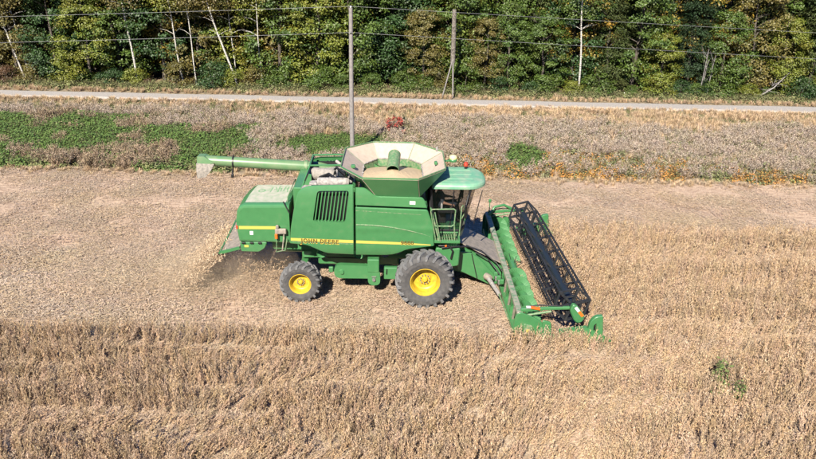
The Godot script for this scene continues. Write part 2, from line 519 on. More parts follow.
func soy_plant() -> ArrayMesh:
	var mb := MB.new()
	var h := rng.randf_range(0.52, 0.72)
	var lean := Vector3(rng.randf_range(-0.16, 0.16), 0, rng.randf_range(-0.12, 0.12))
	var lines := []
	var main := []
	for i in 5:
		var f := i / 4.0
		main.append(Vector3(0, h * f, 0) + lean * f * f + Vector3(rng.randf_range(-0.015, 0.015), 0, rng.randf_range(-0.015, 0.015)))
	lines.append(main)
	for b in rng.randi_range(3, 5):
		var f := rng.randf_range(0.08, 0.45)
		var s := Vector3(0, h * f, 0) + lean * f * f
		var a := rng.randf() * TAU
		var o := Vector3(cos(a), 0, sin(a)) * rng.randf_range(0.04, 0.13)
		lines.append([s, s + o * 0.6 + Vector3(0, 0.14, 0), s + o + lean * 0.5 + Vector3(0, rng.randf_range(0.24, 0.42), 0)])
	for l in lines:
		var tone := rng.randf_range(0.8, 1.15)
		mb.col = Color(0.43, 0.31, 0.205) * tone
		stem(mb, l, 0.0065, 0.003)
		var cnt := 17 if l == main else 9
		for i in cnt:
			var f: float = rng.randf_range(0.15, 1.0) * (l.size() - 1)
			var k := mini(int(f), l.size() - 2)
			var q: Vector3 = l[k].lerp(l[k + 1], f - k)
			var d := (rdir() * Vector3(0.6, 0.3, 0.6) + Vector3(0, 0.75 if rng.randf() < 0.6 else -0.6, 0)).normalized()
			var t := rng.randf_range(0.8, 1.12)
			var cc := Color(0.53, 0.38, 0.232) if rng.randf() < 0.68 else (Color(0.58, 0.45, 0.305) if rng.randf() < 0.66 else Color(0.24, 0.145, 0.085))
			mb.col = cc * t
			var ln := rng.randf_range(0.045, 0.068)
			var s := d.cross(rdir()).normalized()
			var u := s.cross(d)
			var m := q + d * ln * 0.5
			mb.quad(q, m + s * 0.0075, q + d * ln, m - s * 0.0075)
			mb.quad(q, m + u * 0.006, q + d * ln, m - u * 0.006)
	return mb.mesh()

func stubble_patch() -> ArrayMesh:
	var mb := MB.new()
	for rw in 3:
		for i in 17:
			var x := -0.5 + (i + rng.randf()) / 17.0
			var z := -0.5 + (rw + 0.5) / 3.0 + rng.randf_range(-0.05, 0.05)
			var h := rng.randf_range(0.05, 0.14)
			mb.col = Color(0.46, 0.345, 0.235) * rng.randf_range(0.6, 1.15)
			var lean := Vector3(rng.randf_range(-0.04, 0.04), h, rng.randf_range(-0.04, 0.04))
			stem(mb, [Vector3(x, -0.02, z), Vector3(x, -0.02, z) + lean], 0.007, 0.005)
	return mb.mesh()

func litter_patch(cnt: int, pale: float) -> ArrayMesh:
	var mb := MB.new()
	for i in cnt:
		var p := Vector3(rng.randf_range(-0.6, 0.6), rng.randf_range(0.015, 0.07), rng.randf_range(-0.6, 0.6))
		var a := rng.randf() * TAU
		var d := Vector3(cos(a), rng.randf_range(-0.25, 0.25), sin(a)).normalized()
		var l := rng.randf_range(0.03, 0.12)
		var w := rng.randf_range(0.004, 0.010)
		var cc := Color(0.58, 0.46, 0.325).lerp(Color(0.39, 0.265, 0.17), rng.randf() * (1.0 - pale))
		mb.col = cc * rng.randf_range(0.65, 1.12)
		var s := d.cross(Vector3.UP).normalized() * w
		var u := Vector3(0, w * 0.8, 0)
		mb.quad(p - s, p + s, p + d * l + s, p + d * l - s, Vector3.UP)
		if i % 3 == 0: mb.quad(p - u, p + u, p + d * l + u, p + d * l - u)
	return mb.mesh()

func dry_weed(h: float, fluffy: float, c0: Color, c1: Color, stems := 6) -> ArrayMesh:
	var mb := MB.new()
	for s in stems:
		var a := rng.randf() * TAU
		var b := Vector3(cos(a), 0, sin(a)) * rng.randf_range(0.0, 0.16)
		var hh := h * rng.randf_range(0.65, 1.15)
		var o := Vector3(cos(a), 0, sin(a)) * rng.randf_range(0.05, 0.22)
		var l := [b, b + o * 0.4 + Vector3(0, hh * 0.55, 0), b + o + Vector3(0, hh, 0)]
		mb.col = c0 * rng.randf_range(0.7, 1.1)
		stem(mb, l, 0.009, 0.005)
		for i in 12:
			var f := rng.randf_range(0.2, 1.0)
			var q: Vector3 = l[0].lerp(l[1], f * 2.0) if f < 0.5 else l[1].lerp(l[2], f * 2.0 - 1.0)
			var d := (rdir() + Vector3(0, 0.4, 0)).normalized()
			mb.col = c0.lerp(c1, rng.randf()) * rng.randf_range(0.7, 1.15)
			leaf(mb, q, d, d.cross(rdir()).normalized(), rng.randf_range(0.06, 0.14), 0.022)
		for i in int(16 * fluffy):
			var d := rdir()
			var q: Vector3 = l[2] + d * Vector3(0.07, 0.11, 0.07) * rng.randf() + Vector3(0, -0.05, 0)
			mb.col = c1 * rng.randf_range(0.75, 1.2)
			leaf(mb, q, d, d.cross(rdir()).normalized(), 0.055, 0.024)
	return mb.mesh()

func leafy_weed(h: float, r: float, cnt: int, c0: Color, c1: Color, ls := 0.09) -> ArrayMesh:
	var mb := MB.new()
	mb.col = Color(0.14, 0.12, 0.06)
	for s in 5:
		var a := rng.randf() * TAU
		stem(mb, [Vector3.ZERO, Vector3(cos(a) * r * 0.6, h * 0.9, sin(a) * r * 0.6)], 0.008, 0.004)
	for i in cnt:
		var d := rdir()
		d.y = absf(d.y)
		var q := d * Vector3(r, h, r) * pow(rng.randf(), 0.45)
		var nn := (d + rdir() * 0.8 + Vector3(0, 0.7, 0)).normalized()
		var dd := nn.cross(rdir()).normalized()
		mb.col = c0.lerp(c1, rng.randf()) * rng.randf_range(0.7, 1.25)
		leaf(mb, q, dd, nn, ls * rng.randf_range(0.7, 1.3), ls * 0.55)
	return mb.mesh()

func grass_tuft(h: float, cnt: int, c0: Color, c1: Color) -> ArrayMesh:
	var mb := MB.new()
	for i in cnt:
		var a := rng.randf() * TAU
		var o := Vector3(cos(a), 0, sin(a))
		var b := o * rng.randf() * 0.14
		var hh := h * rng.randf_range(0.5, 1.1)
		var m := b + o * 0.05 + Vector3(0, hh * 0.6, 0)
		var t := b + o * rng.randf_range(0.08, 0.25) + Vector3(0, hh, 0)
		var s := Vector3(-o.z, 0, o.x) * 0.009
		mb.col = c0.lerp(c1, rng.randf()) * rng.randf_range(0.75, 1.15)
		mb.quad(b - s, b + s, m + s * 0.8, m - s * 0.8)
		mb.tri(m - s * 0.8, m + s * 0.8, t)
	return mb.mesh()

# many copies of a few plant shapes, one uncountable mass
func mass(called: String, part_name: String, meshes: Array, spots: Array, m: Material, label: String, category: String) -> Node3D:
	var root := thing(called, Vector3.ZERO, label, category, "", "stuff")
	var lists := []
	for k in meshes.size(): lists.append([])
	for s in spots: lists[rng.randi() % meshes.size()].append(s)
	for k in meshes.size():
		if lists[k].is_empty(): continue
		var mm := MultiMesh.new()
		mm.transform_format = MultiMesh.TRANSFORM_3D
		mm.use_colors = true
		mm.mesh = meshes[k]
		mm.instance_count = lists[k].size()
		for i in lists[k].size():
			mm.set_instance_transform(i, lists[k][i][0])
			mm.set_instance_color(i, lists[k][i][1])
		var o := MultiMeshInstance3D.new()
		o.name = part_name
		o.multimesh = mm; o.material_override = m
		o.set_meta("kind", "stuff")
		root.add_child(o, true)
	return root

func spot(x: float, y: float, z: float, s: float, sy := 1.0, tint := 0.15, turn := -1.0, lean := 0.0) -> Array:
	var b := Basis(Vector3.UP, rng.randf() * TAU if turn < 0.0 else turn)
	if lean > 0.0: b = Basis(Vector3(rng.randf_range(-1, 1), 0, rng.randf_range(-1, 1)).normalized(), rng.randf() * lean) * b
	b = b.scaled_local(Vector3(s, s * sy, s))
	var t := 1.0 + rng.randf_range(-tint, tint)
	return [Transform3D(b, Vector3(x, y, z)), Color(t * (1.0 + rng.randf_range(-0.05, 0.05)), t, t * (1.0 + rng.randf_range(-0.10, 0.12)))]

func build_field() -> void:
	var nz := FastNoiseLite.new()
	nz.seed = 77; nz.frequency = 0.22; nz.fractal_octaves = 3
	var n2 := FastNoiseLite.new()
	n2.seed = 78; n2.frequency = 0.9; n2.fractal_octaves = 2
	# standing ripe soybeans: rows along X, uncut strip on the camera side and in front of the header
	var soy := []
	for k in 9: soy.append(soy_plant())
	var spots := []
	var z := -25.7
	var row := 0
	while z < -9.5:
		var x0 := 4.75 if z < -17.75 else -15.5
		var x1 := 21.0 if z < -17.75 else 16.0
		if z > -14.0: x0 = -12.0; x1 = 12.5
		var x := x0
		while x < x1:
			x += rng.randf_range(0.025, 0.095)
			var zz := z + rng.randf_range(-0.09, 0.09)
			if zz < -17.4 and x > 2.3 and x < 5.75 and zz > -18.4: continue
			var lod := nz.get_noise_2d(x * 0.45, zz * 2.4)
			var gap := n2.get_noise_2d(x * 0.8, zz * 1.6)
			if gap > (0.22 if x < 1.0 and zz > -16.5 else 0.3) and rng.randf() < 0.7: continue
			var wave := sin(zz * TAU / 0.93 + 2.2 * nz.get_noise_2d(x * 0.5 + 50.0, zz * 0.8))
			if wave < -0.5 and rng.randf() < 0.72: continue
			var s := rng.randf_range(0.82, 1.1) * (1.0 + 0.15 * lod + 0.12 * wave)
			var it := spot(x, -0.02, zz, s, 1.0 - maxf(0.0, -lod) * 0.5, 0.22, -1.0, 0.14)
			if lod < -0.05:   # lodged patches lie over along the rows
				var tr: Transform3D = it[0]
				tr.basis = Basis(Vector3(0.25, 0, 1).normalized(), clampf(lod * 2.2, -0.75, 0.0)) * tr.basis
				it[0] = tr
			spots.append(it)
		row += 1
		z += 0.27
	# cut plants lying on the header floor, tall ones pressed against its near end
	var X := Transform3D(Basis(Vector3.UP, CTURN), CO)
	for i in 1100:
		var q := X * Vector3(rng.randf_range(3.10, 3.75), rng.randf_range(0.08, 0.2), rng.randf_range(-3.3, 4.1))
		var it := spot(q.x, q.y, q.z, rng.randf_range(0.6, 0.9))
		it[0].basis = Basis(Vector3(rng.randf_range(-0.5, 0.5), 0, 1).normalized(), rng.randf_range(0.7, 1.4)) * it[0].basis
		spots.append(it)
	for i in 60:
		var q := X * Vector3(rng.randf_range(2.0, 5.3), -0.02, rng.randf_range(4.40, 4.6))
		spots.append(spot(q.x, q.y, q.z, rng.randf_range(0.9, 1.15), 1.0, 0.15, -1.0, 0.12))
	mass("soybean_crop", "soybean_plants", soy, spots, M.straw, "standing ripe tan soybeans in rows in front of the harvester and along its side", "soybeans")
	print("soy ", spots.size())
	# stubble rows
	var sp := []
	for k in 6: sp.append(stubble_patch())
	spots = []
	for i in range(-24, 25):
		for j in range(0, 17):
			var x := i + 0.5
			var zz := -31.9 + j * 0.97
			if zz > -17.7: continue
			if x > 4.6 and zz > -25.4: continue
			spots.append(spot(x + rng.randf_range(-0.1, 0.1), 0.0, zz, 1.0, rng.randf_range(0.8, 1.3), 0.12, 0.0 if rng.randf() < 0.5 else PI))
	mass("stubble", "cut_stems", sp, spots, M.straw, "short cut soybean stubble in rows on the harvested field", "stubble")
	# straw lying on the stubble, thicker where the harvester has just passed
	var lp := []
	for k in 4: lp.append(litter_patch(230, 0.3))
	for k in 4: lp.append(litter_patch(300, 0.75))
	spots = []
	for i in 2600:
		var x := rng.randf_range(-23, 23)
		var zz := rng.randf_range(-32.0, -17.6)
		if x > 4.8 and zz > -25.6: continue
		if nz.get_noise_2d(x * 0.3, zz * 1.8) < rng.randf_range(-0.5, 0.25): continue
		spots.append(spot(x, 0.0, zz, rng.randf_range(0.8, 1.2), 1.0, 0.12))
	for i in 420:
		var x := rng.randf_range(-20, -6.2)
		var zz := -20.6 + rng.randfn() * 1.5
		if zz > -17.6: continue
		spots.append(spot(x, 0.02, zz, rng.randf_range(0.9, 1.2), 1.3, 0.08))
	for i in 1500:
		var x := rng.randf_range(-13, 17)
		var zz := rng.randf_range(-25.6, -11.0)
		if x < 4.8 and zz < -17.8: continue
		spots.append(spot(x, 0.0, zz, rng.randf_range(0.9, 1.2), 1.0, 0.2))
	mass("straw_litter", "straw", lp, spots, M.straw, "loose pale straw and chaff scattered over the stubble", "straw")
	# a few green weeds among the soybeans
	var gw := leafy_weed(0.62, 0.17, 200, Color(0.07, 0.12, 0.03), Color(0.17, 0.20, 0.06), 0.08)
	for a in [[7.98, -15.7, 1.6, "tall green weed growing among the ripe soybeans beyond the header"], [8.3, -15.2, 1.15, "small green weed beside the tall green weed in the soybeans"]]:
		var t := thing("green_weed", Vector3(a[0], 0, a[1]), a[3], "weed", "green weeds in the soybeans")
		var o := MeshInstance3D.new()
		o.name = "foliage"; o.mesh = gw; o.material_override = M.veg
		t.add_child(o)
		t.scale = Vector3.ONE * a[2]; t.rotation.y = rng.randf() * TAU

func build_weeds() -> void:
	var nz := FastNoiseLite.new()
	nz.seed = 91; nz.frequency = 0.11; nz.fractal_octaves = 3
	var dry := []
	for k in 5: dry.append(dry_weed(rng.randf_range(0.34, 0.55), 0.75, Color(0.23, 0.165, 0.105), Color(0.44, 0.365, 0.285), 7))
	var grass := []
	for k in 4: grass.append(grass_tuft(rng.randf_range(0.25, 0.42), 46, Color(0.43, 0.29, 0.16), Color(0.55, 0.42, 0.27)))
	var green := []
	for k in 4: green.append(leafy_weed(rng.randf_range(0.34, 0.5), 0.42, 150, Color(0.06, 0.125, 0.02), Color(0.125, 0.195, 0.04), 0.11))
	var olive := []
	for k in 4: olive.append(leafy_weed(rng.randf_range(0.35, 0.55), 0.3, 90, Color(0.10, 0.125, 0.035), Color(0.25, 0.25, 0.11), 0.09))
	var orange := []
	for k in 4: orange.append(leafy_weed(rng.randf_range(0.3, 0.5), 0.3, 90, Color(0.24, 0.18, 0.05), Color(0.62, 0.265, 0.055), 0.09))
	var s_dry := []
	var s_grass := []
	var s_green := []
	var s_olive := []
	var s_orange := []
	for i in 17500:
		var x := rng.randf_range(-33, 33)
		var z := -32.3 - 14.3 * rng.randf()
		var w := nz.get_noise_2d(x, z * 1.7)
		var w2 := nz.get_noise_2d(x * 2.2 + 300, z * 3.0)
		var edge := -32.5 + w2 * 0.6
		if z > edge: continue
		var gL := x < -7.4 + w * 4.0 and z < -32.2 and z > -41.0 + w * 2.5 + (x + 22.0) * 0.06
		var gM := pow((x + 4.3) / 2.9, 2) + pow((z + 37.2) / 2.2, 2) < 1.0 + w * 0.8
		var gR := pow((x - 5.75) / 1.0, 2) + pow((z + 35.4) / 1.7, 2) < 1.0
		if gL:
			var clump := pow((x + 14.2 + w * 2.0) / 3.2, 2) + pow((z + 33.8) / 1.5, 2) < 1.0 + w2
			if (clump or w2 > 0.27) and rng.randf() < 0.72:
				var it := spot(x, -0.02, z, rng.randf_range(0.8, 1.3), 1.1, 0.16)
				it[1] = it[1] * Color(0.78, 0.72, 0.62)
				s_dry.append(it)
			elif (z > -33.6 or w2 > 0.12) and rng.randf() < 0.6: s_olive.append(spot(x, -0.02, z, rng.randf_range(0.8, 1.4), 1.0, 0.14))
			elif rng.randf() < 0.9: s_green.append(spot(x, -0.02, z, rng.randf_range(0.8, 1.2), 1.0, 0.18))
		elif gM:
			if rng.randf() < 0.85: s_green.append(spot(x, -0.02, z, rng.randf_range(0.65, 1.0), 0.8, 0.15))
		elif gR:
			s_green.append(spot(x, -0.02, z, rng.randf_range(0.8, 1.1), 1.2, 0.15))
		elif z < -42.2 + w * 2.6 - (1.4 if x < -6 else 0.0):
			var go := x < -4.0 + w * 4.0 and z > -46.0
			if (w2 > 0.10 or go) and rng.randf() < 0.6: s_olive.append(spot(x, -0.02, z, rng.randf_range(0.6, 1.0), 0.6, 0.15))
			else: s_grass.append(spot(x, -0.02, z, rng.randf_range(0.7, 1.2), 1.0, 0.14))
		elif x > 0.5 and z > -35.0 + w * 3.5 + w2 * 2.0 and rng.randf() < 0.7:
			if x < 19 and (w2 > -0.12 or rng.randf() < 0.35) and rng.randf() < 0.8: s_orange.append(spot(x, -0.02, z, rng.randf_range(0.7, 1.3), 1.0, 0.2))
			else: s_olive.append(spot(x, -0.02, z, rng.randf_range(0.7, 1.3), 1.0, 0.18))
		elif w2 > 0.04 and rng.randf() < 0.42:
			s_olive.append(spot(x, -0.02, z, rng.randf_range(0.7, 1.3), 1.0, 0.2))
		elif rng.randf() < 0.22:
			s_grass.append(spot(x, -0.02, z, rng.randf_range(0.8, 1.4), 1.0, 0.14))
		else:
			s_dry.append(spot(x, -0.02, z, rng.randf_range(0.75, 1.2), 1.0, 0.16))
	# far side of the road, foot of the trees
	for i in 2200:
		var x := rng.randf_range(-38, 38)
		var z := -49.1 - 2.2 * rng.randf()
		if z > -49.8 or rng.randf() < 0.25: s_grass.append(spot(x, 0.0, z, rng.randf_range(0.6, 1.0), 0.9, 0.14))
		elif z < -49.7: s_olive.append(spot(x, 0.0, z, rng.randf_range(0.8, 1.5), 1.0, 0.2))
	for i in 700:
		s_grass.append(spot(rng.randf_range(-38, 38), 0.0, -46.7 + rng.randfn() * 0.25, rng.randf_range(0.5, 0.8), 0.8, 0.14))
	# straggling fringe where weeds meet stubble
	for i in 500:
		var x := rng.randf_range(-24, 24)
		s_grass.append(spot(x, 0.0, -32.1 + rng.randfn() * 0.25, rng.randf_range(0.5, 0.9), 0.7, 0.14))
	mass("dry_weeds", "seedheads", dry, s_dry, M.veg, "grey-brown dry weeds with fluffy seedheads between field and road", "dry weeds")
	mass("dry_grass", "grass_tufts", grass, s_grass, M.veg, "golden dry grass along both sides of the road", "dry grass")
	mass("green_ground_cover", "leaves", green, s_green, M.veg, "bright green low ground cover in patches at the field edge", "ground cover")
	mass("olive_weeds", "leaves", olive, s_olive, M.veg, "olive green leafy weeds scattered through the verge", "weeds")
	mass("orange_weeds", "leaves", orange, s_orange, M.veg, "orange and yellow autumn weeds along the far field edge", "weeds")
	# the red shrub
	var t := thing("red_shrub", Vector3(-0.86, 0, -39.4), "small bright red shrub among the grey weeds near the pole shadow", "shrub")
	var mb := MB.new()
	for k in 5: stem(mb, [Vector3.ZERO, Vector3(rng.randf_range(-0.4, 0.4), 0.8, rng.randf_range(-0.3, 0.3))], 0.02, 0.008, 4)
	part("stem", mb, M.bark, t)
	mb = MB.new()
	for k in 14:
		var c := Vector3(rng.randf_range(-0.55, 0.55), rng.randf_range(0.35, 1.05), rng.randf_range(-0.4, 0.4))
		for i in 26:
			mb.col = Color(0.36, 0.045, 0.035).lerp(Color(0.22, 0.10, 0.06), rng.randf() * 0.6) * rng.randf_range(0.7, 1.3)
			var nn := (rdir() + Vector3(0, 0.6, 0.2)).normalized()
			leaf(mb, c + rdir() * 0.17 * rng.randf(), nn.cross(rdir()).normalized(), nn, 0.13, 0.06)
	part("foliage", mb, M.veg, t)

# ------------------------------------------------------------------ trees
func crown_mesh(R: float, H: float, base: float, clumps: int, per: int, ls: float, style: int) -> ArrayMesh:
	var mb := MB.new()
	for k in clumps:
		var t := rng.randf()
		var pr := pow(sin(PI * clampf(0.14 + 0.80 * t, 0.0, 1.0)), 0.75)
		if style == 1: pr = (1.0 - t) * 0.92 + 0.08
		var a := rng.randf() * TAU
		var rad := R * pr * lerpf(0.35, 1.0, sqrt(rng.randf()))
		var out := Vector3(cos(a), 0, sin(a))
		var c := out * rad + Vector3(0, base + (H - base) * t, 0)
		var cr := rng.randf_range(0.36, 0.82)
		var tone := rng.randf_range(0.68, 1.22)
		var hue := rng.randf()
		for i in per:
			var d := rdir()
			var q := d * pow(rng.randf(), 0.4) * cr
			var nn: Vector3
			var dd: Vector3
			if style == 1:    # needle sprays: flat, drooping outwards
				q *= Vector3(1.25, 0.32, 1.25)
				q.y -= (q.dot(out)) * 0.35
				nn = (Vector3.UP + rdir() * 0.55 + out * 0.3).normalized()
				dd = (out + rdir() * 0.8 + Vector3(0, -0.35, 0)).normalized()
				dd = (dd - nn * dd.dot(nn)).normalized()
			else:
				q *= Vector3(1.1, 0.6, 1.1)
				nn = (d * 0.6 + rdir() * 0.7 + Vector3(0, 0.65, 0) + out * 0.35).normalized()
				dd = nn.cross(rdir()).normalized()
			var f := tone * rng.randf_range(0.72, 1.25)
			mb.col = Color(f * lerpf(0.85, 1.25, hue), f, f * lerpf(1.1, 0.8, hue))
			leaf(mb, c + q, dd, nn, ls * rng.randf_range(0.7, 1.35), ls * (0.3 if style == 1 else 0.62))
	return mb.mesh()

func trunk_mesh(H: float, r: float, lean: Vector3, limbs: int, reach: float) -> ArrayMesh:
	var mb := MB.new()
	var pts := []
	var rr := []
	for i in 7:
		var f := i / 6.0
		pts.append(Vector3(0, -0.15 + H * f, 0) + lean * f + Vector3(rng.randf_range(-1, 1), 0, rng.randf_range(-1, 1)) * 0.02 * H * f)
		rr.append(lerpf(r, r * 0.3, f) * (1.35 if i == 0 else 1.0))
	mb.tube(pts, rr, 8, true)
	for k in limbs:
		var f := rng.randf_range(1.4, 5.6)
		var i := int(f)
		var s: Vector3 = pts[i].lerp(pts[i + 1], f - i)
		var a := rng.randf() * TAU
		var o := Vector3(cos(a), 0, sin(a)) * reach * rng.randf_range(0.5, 1.0)
		var e := s + o + Vector3(0, rng.randf_range(0.3, 1.2), 0)
		mb.tube([s, s.lerp(e, 0.5) + Vector3(0, rng.randf_range(-0.1, 0.2), 0), e], [r * 0.35, r * 0.22, r * 0.08], 5, false)
	return mb.mesh()

func plant_tree(called: String, at: Vector3, s: Vector3, tm: Mesh, tmat: Material, cm: Mesh, cmat: Material, label: String, category: String, group: String) -> Node3D:
	var t := thing(called, at, label, category, group)
	var a := MeshInstance3D.new()
	a.name = "trunk"; a.mesh = tm; a.material_override = tmat
	t.add_child(a)
	if cm != null:
		var b := MeshInstance3D.new()
		b.name = "crown"; b.mesh = cm; b.material_override = cmat
		t.add_child(b)
		b.rotation.y = rng.randf() * TAU
	t.scale = s
	return t

func where_is(x: float, rel: String) -> String:
	var lm := [[-34.0, "the road end"], [-27.2, "the paired birches"], [-19.3, "the straight white birch"], [-15.6, "the two thin birches"], [-12.3, "the strongly leaning birch"], [-10.4, "the thin upright birch"], [-4.2, "the wooden utility pole"], [2.8, "the braced pole"], [11.6, "the lone white birch"], [20.4, "the bare saplings"], [25.6, "the dead tree"], [36.0, "the end of the wood"]]
	var best := 0
	for i in lm.size():
		if absf(lm[i][0] - x) < absf(lm[best][0] - x): best = i
	if absf(lm[best][0] - x) < 1.1: return rel + " " + lm[best][1]
	var j := 0
	while j < lm.size() - 2 and lm[j + 1][0] < x: j += 1
	var f: float = (x - lm[j][0]) / (lm[j + 1][0] - lm[j][0])
	if f < 0.42: return "just past " + lm[j][1] + " towards " + lm[j + 1][1]
	if f > 0.58: return "just before " + lm[j + 1][1] + " from " + lm[j][1]
	return "midway between " + lm[j][1] + " and " + lm[j + 1][1]

func build_forest() -> void:
	var broad := []
	var tall := []
	var conif := []
	var shrub := []
	for k in 4: broad.append(crown_mesh(2.6, 8.2, 0.5, 125, 115, 0.17, 0))
	for k in 2: tall.append(crown_mesh(2.9, 12.5, 2.0, 160, 100, 0.2, 0))
	for k in 3: conif.append(crown_mesh(2.3, 10.5, 0.5, 210, 75, 0.24, 1))
	for k in 3: shrub.append(crown_mesh(1.5, 2.4, 0.0, 46, 75, 0.15, 0))
	var trunks := []
	for k in 3: trunks.append(trunk_mesh(8.0, 0.15, Vector3(rng.randf_range(-0.5, 0.5), 0, rng.randf_range(-0.4, 0.4)), 12, 1.8))
	var small := trunk_mesh(2.0, 0.05, Vector3(0.1, 0, 0), 6, 0.8)
	var kinds := {
		"dark": [leaf_mat(Color(0.030, 0.074, 0.014)), "dark green broadleaf tree at the edge of the wood", "dark green broadleaf trees"],
		"mid": [leaf_mat(Color(0.075, 0.128, 0.016)), "mid green broadleaf tree at the edge of the wood", "mid green broadleaf trees"],
		"lime": [leaf_mat(Color(0.165, 0.195, 0.022)), "yellow-green broadleaf tree turning at the edge of the wood", "yellow-green broadleaf trees"],
		"olive": [leaf_mat(Color(0.135, 0.118, 0.026)), "olive brown autumn tree at the edge of the wood", "olive brown autumn trees"],
		"gold": [leaf_mat(Color(0.30, 0.22, 0.03)), "golden yellow autumn tree at the edge of the wood", "golden autumn trees"],
		"rust": [leaf_mat(Color(0.125, 0.07, 0.035)), "rusty red-brown shrub at the foot of the wood", "rusty shrubs"],
		"fir": [leaf_mat(Color(0.030, 0.062, 0.022)), "dark green conifer with drooping sprays in the wood", "dark conifers"],
		"cedar": [leaf_mat(Color(0.070, 0.095, 0.026)), "olive green conifer with drooping sprays in the wood", "olive conifers"],
	}
	# front edge: [x, z, kind, scale]
	var front := [[-31.5, -53.0, "olive", 1.0], [-28.3, -52.6, "olive", 0.75], [-25.3, -52.4, "dark", 0.8], [-22.8, -51.9, "lime", 0.78], [-21.0, -53.2, "mid", 1.05], [-18.0, -53.4, "dark", 1.0],
		[-15.4, -53.6, "olive", 0.95], [-12.4, -53.9, "lime", 1.0], [-9.4, -52.5, "mid", 1.0], [-6.7, -52.2, "lime", 0.95], [-4.3, -52.9, "mid", 1.05], [-1.6, -54.4, "dark", 1.1], [0.9, -52.0, "olive", 0.68],
		[3.0, -53.3, "mid", 0.9], [5.2, -52.0, "olive", 0.58], [6.9, -52.3, "mid", 0.66], [9.4, -52.4, "mid", 0.72], [11.7, -53.7, "dark", 1.0],
		[13.9, -52.3, "cedar", 0.75], [16.0, -53.2, "mid", 0.95], [17.6, -52.1, "lime", 0.55], [19.8, -52.6, "fir", 0.8], [22.1, -52.4, "mid", 0.72], [24.4, -53.1, "olive", 0.95], [26.4, -52.4, "lime", 0.62], [28.6, -52.8, "cedar", 0.95], [30.9, -52.6, "dark", 0.9], [33.5, -53.0, "cedar", 1.0]]
	for f in front:
		var kd: Array = kinds[f[2]]
		var con: bool = f[2] == "fir" or f[2] == "cedar"
		var cm: Mesh = (conif if con else broad)[rng.randi() % (3 if con else 4)]
		plant_tree("conifer_tree" if con else "broadleaf_tree", Vector3(f[0], 0, f[1]), Vector3(f[3], f[3] * rng.randf_range(0.92, 1.1), f[3]), trunks[rng.randi() % 3], M.bark, cm, kd[0], kd[1].split(" at ")[0].replace(" with drooping sprays in the wood", "").replace(" turning", "") + " " + where_is(f[0], "behind"), "tree", kd[2])
	# behind them, taller
	var rows := [[-55.6, 3.1, 0.2], [-58.4, 3.3, 1.6], [-62.0, 3.6, 0.5], [-66.5, 4.0, 2.0], [-72.0, 4.4, 0.8]]
	for rw in rows:
		var x: float = -37.0 + rw[2]
		while x < 38.0:
			var xx := x + rng.randf_range(-0.8, 0.8)
			var kk: String
			var q := rng.randf()
			if xx < -8.0: kk = "dark" if q < 0.34 else ("olive" if q < 0.6 else ("mid" if q < 0.8 else ("lime" if q < 0.93 else "gold")))
			elif xx < 9.0: kk = "dark" if q < 0.42 else ("mid" if q < 0.78 else ("lime" if q < 0.94 else "gold"))
			else: kk = "cedar" if q < 0.34 else ("fir" if q < 0.62 else ("mid" if q < 0.8 else ("gold" if q < 0.9 else "dark")))
			if rw[0] > -56.0 and absf(xx - 21.5) < 1.6: kk = "gold"
			var con: bool = kk == "fir" or kk == "cedar"
			var s := rng.randf_range(0.9, 1.15) * (1.0 if con else 0.95)
			var cm: Mesh = conif[rng.randi() % 3] if con else tall[rng.randi() % 2] if rw[0] < -57.0 else broad[rng.randi() % 4]
			if not con and rw[0] > -57.0: s *= 1.25
			plant_tree("conifer_tree" if con else "broadleaf_tree", Vector3(xx, 0, rw[0] + rng.randf_range(-0.9, 0.9)), Vector3(s, s, s), trunks[rng.randi() % 3], M.bark, cm, kinds[kk][0], kinds[kk][1].replace(" turning", "").replace("at the edge of the wood", "standing deeper in the wood").replace("in the wood", "in the wood behind"), "tree", kinds[kk][2] + " behind")
			x += rw[1]
	# shrubs at the foot
	var sx := -34.0
	while sx < 35.0:
		var q := rng.randf()
		var kk := "mid" if q < 0.42 else ("olive" if q < 0.62 else ("lime" if q < 0.78 else "dark"))
		if absf(sx + 18.0) < 1.0 or absf(sx + 15.0) < 0.9 or absf(sx + 29.0) < 1.4: kk = "rust"
		var s := rng.randf_range(0.25, 0.8)
		if kk == "rust": s *= 0.75
		var lb: String = kinds[kk][1].split(" at ")[0].replace("broadleaf tree", "low shrub").replace("autumn tree", "low shrub").replace(" turning", "") + " " + where_is(sx, "in front of")
		plant_tree("shrub", Vector3(sx, 0, -51.1 + rng.randf_range(-0.5, 0.3)), Vector3(s * 1.1, s, s * 1.1), small, M.bark, shrub[rng.randi() % 3], kinds[kk][0], lb, "shrub", kinds[kk][2].replace("trees", "shrubs"))
		sx += rng.randf_range(0.9, 2.4)
	# birches with white stems: [foot x, z, lean x over 6 m, crown kind, radius, label]
	var bcrown := crown_mesh(1.7, 3.6, 0.4, 80, 44, 0.13, 0)
	var birches := [
		[-19.24, -51.35, -0.42, 0.085, "white birch with a straight leaning stem in front of dark trees", "olive"],
		[-27.1, -51.5, -1.55, 0.07, "slender white birch leaning beside another at the edge of the wood", "olive"],
		[-27.0, -51.9, -0.8, 0.06, "slender upright white birch behind the leaning pair of birches", "olive"],
		[-16.0, -51.4, -0.6, 0.06, "thin grey-white birch with sparse yellow leaves above rusty shrubs", "lime"],
		[-15.0, -51.2, -0.35, 0.05, "thin pale birch sapling beside the birch over the rusty shrubs", "olive"],
		[-12.15, -51.2, -1.75, 0.08, "strongly leaning white birch with olive leaves", "olive"],
		[-10.45, -51.4, -0.2, 0.05, "thin upright pale birch next to the light green tree", "lime"],
		[-12.45, -52.0, -0.2, 0.05, "upright pale birch stem behind the strongly leaning birch", "olive"],
		[11.75, -51.0, -0.35, 0.075, "lone white birch stem among dark green trees", "mid"],
	]
